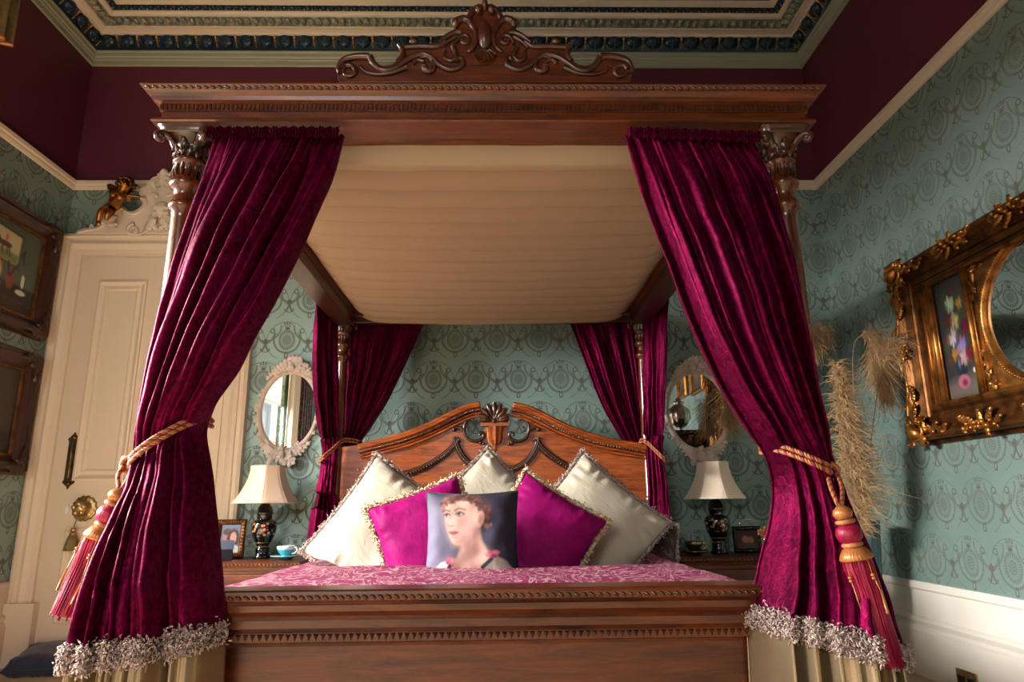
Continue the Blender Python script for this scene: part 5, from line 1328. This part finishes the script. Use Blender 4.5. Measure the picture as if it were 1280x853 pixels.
# flower painting
def flowers(seed):
    p = Paint(70, 180, (40, 42, 44)); rs = random.Random(seed)
    p.ell(.85, .35, .5, .5, (70, 64, 56), .7, 0, .7); p.poly([(0, .86), (1, .82), (1, 1), (0, 1)], (96, 86, 76), .05)
    for k in range(80): p.ell(rs.gauss(.45, .17), rs.uniform(.13, .62), .05, .02, (30 + rs.randint(0, 24), 44 + rs.randint(0, 30), 32), .6, rs.uniform(0, 3))
    p.ell(.50, .74, .18, .085, (26, 34, 50), .1); p.ell(.44, .715, .03, .035, (96, 110, 130), .8)
    for x, y, r, c in ((.55, .12, .07, (120, 30, 50)), (.42, .22, .12, (186, 184, 168)), (.70, .23, .09, (176, 130, 56)), (.28, .34, .10, (84, 36, 38)), (.50, .36, .12, (184, 164, 112)), (.78, .44, .11, (112, 18, 46)), (.24, .50, .08, (124, 80, 70)), (.38, .50, .12, (190, 178, 178)), (.57, .58, .14, (150, 132, 178)), (.36, .64, .09, (180, 136, 62)), (.62, .67, .12, (190, 152, 162)), (.80, .66, .10, (118, 22, 42)), (.20, .66, .07, (96, 44, 46))):
        r *= 1.1; ry = r * .46; p.ell(x, y, r, ry, tuple(int(q * .55) for q in c), .35)
        for k in range(14):
            a = rs.uniform(0, 6.3); d = rs.uniform(.2, .85); p.ell(x + r * d * cos(a), y + ry * d * sin(a), r * .34, ry * .34, tuple(min(255, int(q * rs.uniform(.65, 1.12))) for q in c), .5, a, .8)
    p.ell(.50, .87, .17, .055, (160, 96, 116), .2); p.ell(.52, .88, .08, .03, (110, 30, 60), .5); p.ell(.85, .80, .04, .02, (210, 206, 196), .4)
    return p
z0, z1 = iz0 + .02, iz1 - .02
canvas(flowers(1), 'flower_painting', (GX - .024, PY1, z1), (0, PY0 - PY1, 0), (0, 0, z0 - z1), t)
canvas(flowers(2), 'flower_painting', (GX - .024, 2 * OC - PY0, z1), (0, PY0 - PY1, 0), (0, 0, z0 - z1), t)
# carved ornament: corner cartouches, leaf clusters, pierced scroll ends
for cy, sy in ((GY1, -1), (GY0, 1)):
    for cz, sz in ((GZ1, -1), (GZ0, 1)):
        mb = MB(); c = Vector((GX - .085, cy + sy * .045, cz + sz * .045))
        mb.add(ell((c.x - .016, c.y, c.z), (.026, .050, .034), 16, 10, Matrix.Rotation(sy * sz * -.6, 3, 'X')))
        nn = 24; mb.add(tube([(c.x - .006, c.y + .062 * cos(2 * pi * i / nn) * .95, c.z + .046 * sin(2 * pi * i / nn)) for i in range(nn)], .009, 7, closed=True))
        for k in range(10):
            a = 2 * pi * k / 10; tn = (-1) ** k; mb.add(leaf((c.x + .004, c.y + .052 * cos(a), c.z + .040 * sin(a)), (0, cos(a) * .5 - tn * sin(a), sin(a) * .5 + tn * cos(a)), (-1, 0, 0), .058, .044, .08, 2))
        for k in range(4):
            a = pi / 4 + k * pi / 2; mb.add(spiral((c.x, c.y + .078 * cos(a), c.z + .064 * sin(a)), (0, 1, 0), (0, 0, 1), .026, .006, 1.3, a, .011, .006, 26, 8, (-1) ** k))
        for k in range(5):
            mb.add(leaf((c.x + .012, c.y + sy * (.06 + .035 * k), c.z + .01 * sin(k)), (0, sy, .5 * (-1) ** k), (-1, 0, 0), .06, .038, .15)); mb.add(leaf((c.x + .012, c.y + .01 * sin(k), c.z + sz * (.06 + .035 * k)), (0, .5 * (-1) ** k, sz), (-1, 0, 0), .06, .038, .15))
        for k in range(6): mb.add(ell((c.x + .008, c.y - sy * (.045 - .01 * k), c.z - sz * (-.02 + .014 * k)), (.012, .011, .011), 8, 6))
        mb.build('corner_cartouche', 'gilt', frm, w=True, recalc=False)
for cy, sy in ((GY1, -1), (GY0, 1)):       # scrolled ends
    mb = MB(); zm = (GZ0 + GZ1) / 2
    for s in (1, -1):
        f = lambda o, z: (GX - .075, cy - sy * o, zm + s * z)
        mb.add(tube(smooth([f(.02, .34), f(.012, .30), f(.0, .25), f(-.012, .20), f(-.008, .15), f(.008, .115), f(.02, .09), f(.016, .06)], 40), [.011] * 40, 8))
        mb.add(spiral(f(.012, .12), (0, 1, 0), (0, 0, 1), .024, .006, 1.2, 0, .008, .006, 24, 7)); mb.add(spiral(f(.018, .30), (0, 1, 0), (0, 0, 1), .024, .006, 1.2, 0, .008, .006, 24, 7))
        for k in range(6): mb.add(leaf(f(-.03, .24 - .012 * k + .05), (0, sy * (.3 - .2 * k), s), (-1, 0, 0), .06, .03, .15))
    for k in range(8): a = k * pi / 4; mb.add(leaf((GX - .08, cy + sy * .02, zm), (0, cos(a), sin(a)), (-1, 0, 0), .062, .034, .15)); 
    for k in range(5): a = k * 1.26; mb.add(ell((GX - .09, cy + sy * (.02 + .014 * cos(a)), zm + .014 * sin(a)), (.012,) * 3, 8, 6))
    mb.build('scrolled_edge', 'gilt', frm, w=True, recalc=False)
for cz, sz in ((GZ1, -1), (GZ0, 1)):       # sprays along the top and bottom
    for yc in (3.08, OC, 2 * OC - 3.08):
        mb = MB()
        for k in range(9): mb.add(leaf((GX - .07, yc + (k - 4) * .022, cz + sz * (.03 + .012 * (k % 3))), (0, (k - 4) * .4, .8 * (-1) ** k), (-1, 0, 0), .07, .036, .15)); mb.add(ell((GX - .085, yc + (k - 4) * .026, cz + sz * (.022 + .02 * (k % 2))), (.014, .013, .013), 8, 6))
        mb.build('leaf_spray', 'gilt', frm, w=True, recalc=False)

# ------------------------------------------------------------------ pampas grass in a tall vase
VX, VY = 2.02, 3.93
t = thing('floor_vase', 'tall blue-grey ribbed glass vase on the floor in the right corner', 'vase', (VX, VY, FL))
mb = MB(); mb.add(lathe([(0, 0), (.085, 0), (.09, .02), (.07, .10), (.066, .25), (.08, .50), (.098, .72), (.105, .80), (.100, .80), (.075, .5), (.06, .25), (.06, .06), (0, .04)], 64, wob=lambda a: 1 + .025 * cos(16 * a))); mb.build('body', 'glass_blue', t)
def plume(label, pts, fl, width, seed, droop, n=620, mat='pampas'):
    rs = random.Random(seed); C = [Vector(q) for q in smooth(pts, 60)]
    t = thing('pampas_plume', label, 'dried grass', tuple(C[0]), group='pampas plumes in the floor vase')
    mb = MB(); mb.add(tube([tuple(q) for q in C], list(np.linspace(.004, .0015, 60)), 6)); mb.build('stem', 'stem', t, w=True)
    mb = MB(); s0 = int(60 * (1 - fl))
    cl = lambda v: (min(v.x, XR - .012), min(v.y, YB - .012), v.z)
    for k in range(n):
        f = rs.random() ** .9; i = s0 + int((59 - s0) * f); p = C[i]; tg = (C[min(i + 1, 59)] - C[max(i - 1, 0)]).normalized()
        a = rs.uniform(0, 2 * pi); x = tg.cross(Vector((.2, .3, 1))).normalized(); y = tg.cross(x)
        d = (x * cos(a) + y * sin(a) + tg * rs.gauss(0, .35)).normalized(); env = min(1, .35 + 3 * f) * (1.12 - .8 * f); ln = width * env * rs.uniform(.45, 1.2)
        jt = Vector((rs.gauss(0, .28), rs.gauss(0, .28), rs.gauss(0, .28)))
        e1 = p + tg * ln * .35 + d * ln * .30; e2 = p + tg * ln * .70 + (d + jt) * ln * .62 + Vector(droop) * ln * .30; e3 = p + tg * ln * .85 + (d + jt * 2) * ln * .85 + Vector(droop) * ln * 1.0
        mb.add(tube([cl(p), cl(e1), cl(e2), cl(e3)], [.0010, .0017, .0015, .0005], 3, cap=False))
    o = mb.build('plume', mat, t, w=True, recalc=False); o['kind'] = 'stuff'
B0 = (VX, VY, .30)
V_ = lambda px, py, Y: tuple(at(px, py, Y))
plume('long feathery pampas plume beside the right curtain, brushing outward to the right', [B0, V_(1078, 680, 3.80), V_(1070, 600, 3.72), V_(1058, 530, 3.66), V_(1046, 455, 3.62)], .72, .14, 1, (.25, -.1, -.5), 2600)
plume('tawny pampas plume nodding over, nearest the gilt frame', [B0, V_(1084, 640, 3.85), V_(1090, 540, 3.75), V_(1104, 460, 3.66), V_(1122, 430, 3.62), V_(1134, 446, 3.60)], .38, .12, 2, (.1, 0, -.7), 1200)
plume('tawny pampas plume drooping down against the wall, second from the gilt frame', [B0, V_(1080, 620, 3.9), V_(1068, 500, 3.85), V_(1068, 430, 3.8), V_(1088, 422, 3.76), V_(1102, 460, 3.74), V_(1108, 500, 3.72)], .42, .12, 3, (0, 0, -.8), 1300)
plume('tall pampas plume half hidden behind the right front curtain', [B0, V_(1070, 600, 3.9), V_(1050, 500, 3.95), V_(1036, 440, 3.95), V_(1024, 420, 3.95), V_(1016, 440, 3.95)], .4, .13, 4, (-.3, 0, -.6), 1000)
plume('pampas plume arching down in front of the right oval mirror', [B0, (1.90, 4.0, .95), (1.76, 4.12, 1.45), (1.62, 4.20, 1.72), (1.48, 4.24, 1.68), (1.44, 4.22, 1.52), (1.44, 4.20, 1.42)], .36, .10, 5, (0, 0, -.6), 900)
plume('pampas plume arching back into the corner behind the right curtain', [B0, (1.93, 3.98, .95), (1.84, 4.06, 1.5), (1.72, 4.12, 1.86), (1.56, 4.18, 1.92), (1.46, 4.20, 1.80)], .36, .10, 6, (0, 0, -.6), 800)

# ------------------------------------------------------------------ what the mirrors see: window drapes, orchid, dark cabinet
def drape_panel(label, y0, y1, mat, x, seed):
    t = thing('window_curtain', label, 'curtain', (x, (y0 + y1) / 2, 3.05))
    P = [[(x + .035 * sin((y0 + (y1 - y0) * j / 60) * 52 + seed + .4 * sin(i * .4)), y0 + (y1 - y0) * j / 60, 3.05 - (3.05 - FL - .02) * i / 30) for j in range(61)] for i in range(31)]
    mb = MB(); mb.add(grid(P)); mb.build('panel', mat, t, w=True, solid=.006)
drape_panel('cream window curtain, reflected in the left oval mirror', -.86, -.50, 'net', XL + .10, 0)
drape_panel('dark velvet window curtain beyond the cream one, seen in the left mirror', -1.5, -.88, 'dark_damask', XL + .12, 1)
drape_panel('cream window curtain on the near side of the side window', 3.06, 3.36, 'net', XL + .10, 2)
t = thing('light_cutting_blind', 'cream roller blind added over the side window to cut its upper light', 'blind', (XL - .03, (WY0 + WY1) / 2, 2.9))  # added: keeps light off the upper room, shows pale in the left mirror
mb = MB(); mb.add(box(XL - .04, XL - .037, WY0 + .01, WY1 - .01, 2.30, 2.92), False); mb.build('cloth', 'blind', t, w=True)
mb = MB(); mb.add(tube([(XL - .035, WY0 + .01, 2.915), (XL - .035, WY1 - .01, 2.915)], .022, 12)); mb.build('roller', 'white_paint', t, w=True)
mb = MB(); mb.add(tube([(XL - .038, WY0 + .01, 2.30), (XL - .038, WY1 - .01, 2.30)], .009, 8)); mb.build('bottom_bar', 'white_paint', t, w=True)
OX, OY = -2.55, .62
t = thing('plant_stand', 'slim dark stand under the orchid by the window', 'stand', (OX, OY, FL))
mb = MB(); mb.add(lathe([(0, 0), (.16, 0), (.16, .02), (.03, .05), (.022, .4), (.03, .75), (.14, .78), (.15, .80), (0, .80)], 28)); mb.build('pedestal', 'wood_z', t)
t = thing('orchid', 'pink orchid in a white pot, reflected in the left oval mirror', 'plant', (OX, OY, FL + .80))
mb = MB(); mb.add(lathe([(0, 0), (.06, 0), (.08, .10), (.085, .14), (.075, .14), (0, .12)], 24)); mb.build('pot', 'white_china', t)
mb = MB()
for k in range(7): a = k * .9; mb.add(leaf((0, 0, .13), (cos(a), sin(a), .9), (-cos(a) * .7, -sin(a) * .7, .7), .34, .08, -.2, 1, .1))
mb.build('leaves', 'leaf', t, recalc=False)
for k in range(3):
    e = ((.12, .25, .72), (.05, -.3, .62), (.2, .02, .82))[k]; S_ = smooth([(0, 0, .13), (e[0] * .2, e[1] * .2, .45), (e[0] * .6, e[1] * .6, e[2]), (e[0] * 1.1, e[1] * 1.1, e[2] - .04)], 24)
    mb = MB(); mb.add(tube(S_, .004, 6)); st = mb.build('flower_stem', 'leaf', t)
    mb = MB()
    for q in range(5):
        c = Vector(S_[23 - q * 3]) + Vector((.02, 0, -.02))
        for a in range(5): mb.add(ell(c + Vector((.0, .026 * cos(a * 1.26), .026 * sin(a * 1.26))), (.006, .022, .022), 8, 5))
    mb.build('blossom', 'pink', st, recalc=False)
t = thing('cabinet', 'black lacquered cabinet by the right wall, seen only in the oval mirror', 'cabinet', (XR - .25, 1.05, FL))
mb = MB(); mb.add(box(-.20, .20, -.55, .55, .06, 1.62), False); mb.build('body', 'black_gloss', t, bevel=.01)
mb = MB(); mb.add(box(-.23, .22, -.58, .58, 1.62, 1.66), False); mb.build('top', 'black_gloss', t, bevel=.008)
mb = MB(); mb.add(box(-.21, .20, -.56, .56, 0, .06), False); mb.build('plinth', 'black', t)
for s in (-1, 1):
    mb = MB(); mb.add(box(-.215, -.20, .01 if s > 0 else -.53, .53 if s > 0 else -.01, .12, 1.56), False); d = mb.build('door', 'black_gloss', t, bevel=.006)
    mb = MB(); mb.add(ell((-.225, s * .05, .9), (.015, .012, .03))); mb.build('handle', 'brass', d)
t = thing('silver_urn', 'fluted silver urn on the black cabinet', 'urn', (XR - .25, 1.22, FL + 1.66))
mb = MB(); mb.add(lathe([(0, 0), (.06, 0), (.05, .02), (.03, .04), (.09, .10), (.13, .18), (.12, .26), (.06, .31), (.05, .33), (.07, .35), (.03, .37), (.02, .40), (0, .41)], 48, wob=lambda a: 1 + .05 * cos(10 * a))); mb.build('body', 'silver', t)
p = Paint(30, 30, (52, 44, 36)); p.ell(.5, .5, .3, .3, (100, 84, 60), .5)
def small_picture(label, y, z, w_, h_):
    t = thing('framed_painting', label, 'painting', (XR - .004, y, z))
    mb = MB(); mb.add(grid([[(-e, -w_ / 2 + o, o), (-e, w_ / 2 - o, o), (-e, w_ / 2 - o, h_ - o), (-e, -w_ / 2 + o, h_ - o)] for o, e in ((0, 0), (0, .03), (.02, .045), (.05, .03), (.06, .01))], cv=True), False); mb.build('frame', 'gilt', t)
    canvas(p, 'canvas', (-.012, w_ / 2 - .05, h_ - .05), (0, -w_ + .1, 0), (0, 0, -h_ + .1), t, w=False)
small_picture('gilt framed picture above the silver urn', 1.25, 2.16, .5, .5); small_picture('gilt framed picture further along above the cabinet', .62, 2.2, .4, .5)

# ================================================================== LIGHT
w = bpy.data.worlds.new('world'); scene.world = w; w.use_nodes = True
w.node_tree.nodes['Background'].inputs[0].default_value = (.92, .97, 1.0, 1); w.node_tree.nodes['Background'].inputs[1].default_value = 1.0
def area(name, loc, rot, sx, sy, power, col, spread=180):
    l = bpy.data.lights.new(name, 'AREA'); l.shape = 'RECTANGLE'; l.size = sx; l.size_y = sy; l.energy = power; l.color = col; l.spread = radians(spread)
    o = bpy.data.objects.new(name, l); COL.objects.link(o); o.location = loc; o.rotation_euler = rot; return o
# sky light through the side window (pointing into the room and downward) and a weaker fill lamp, added outside the made-up window behind the camera
area('key_fill_light', (XL - 1.9, 2.0, 3.1), (0, radians(-66), 0), 2.4, 2.4, 5200, (1, .97, .93), 180)
area('key_fill_light', ((VX0 + VX1) / 2 - .2, YF - 1.5, 3.0), (radians(62), 0, 0), 2.2, 2.0, 480, (1, .96, .92), 180)
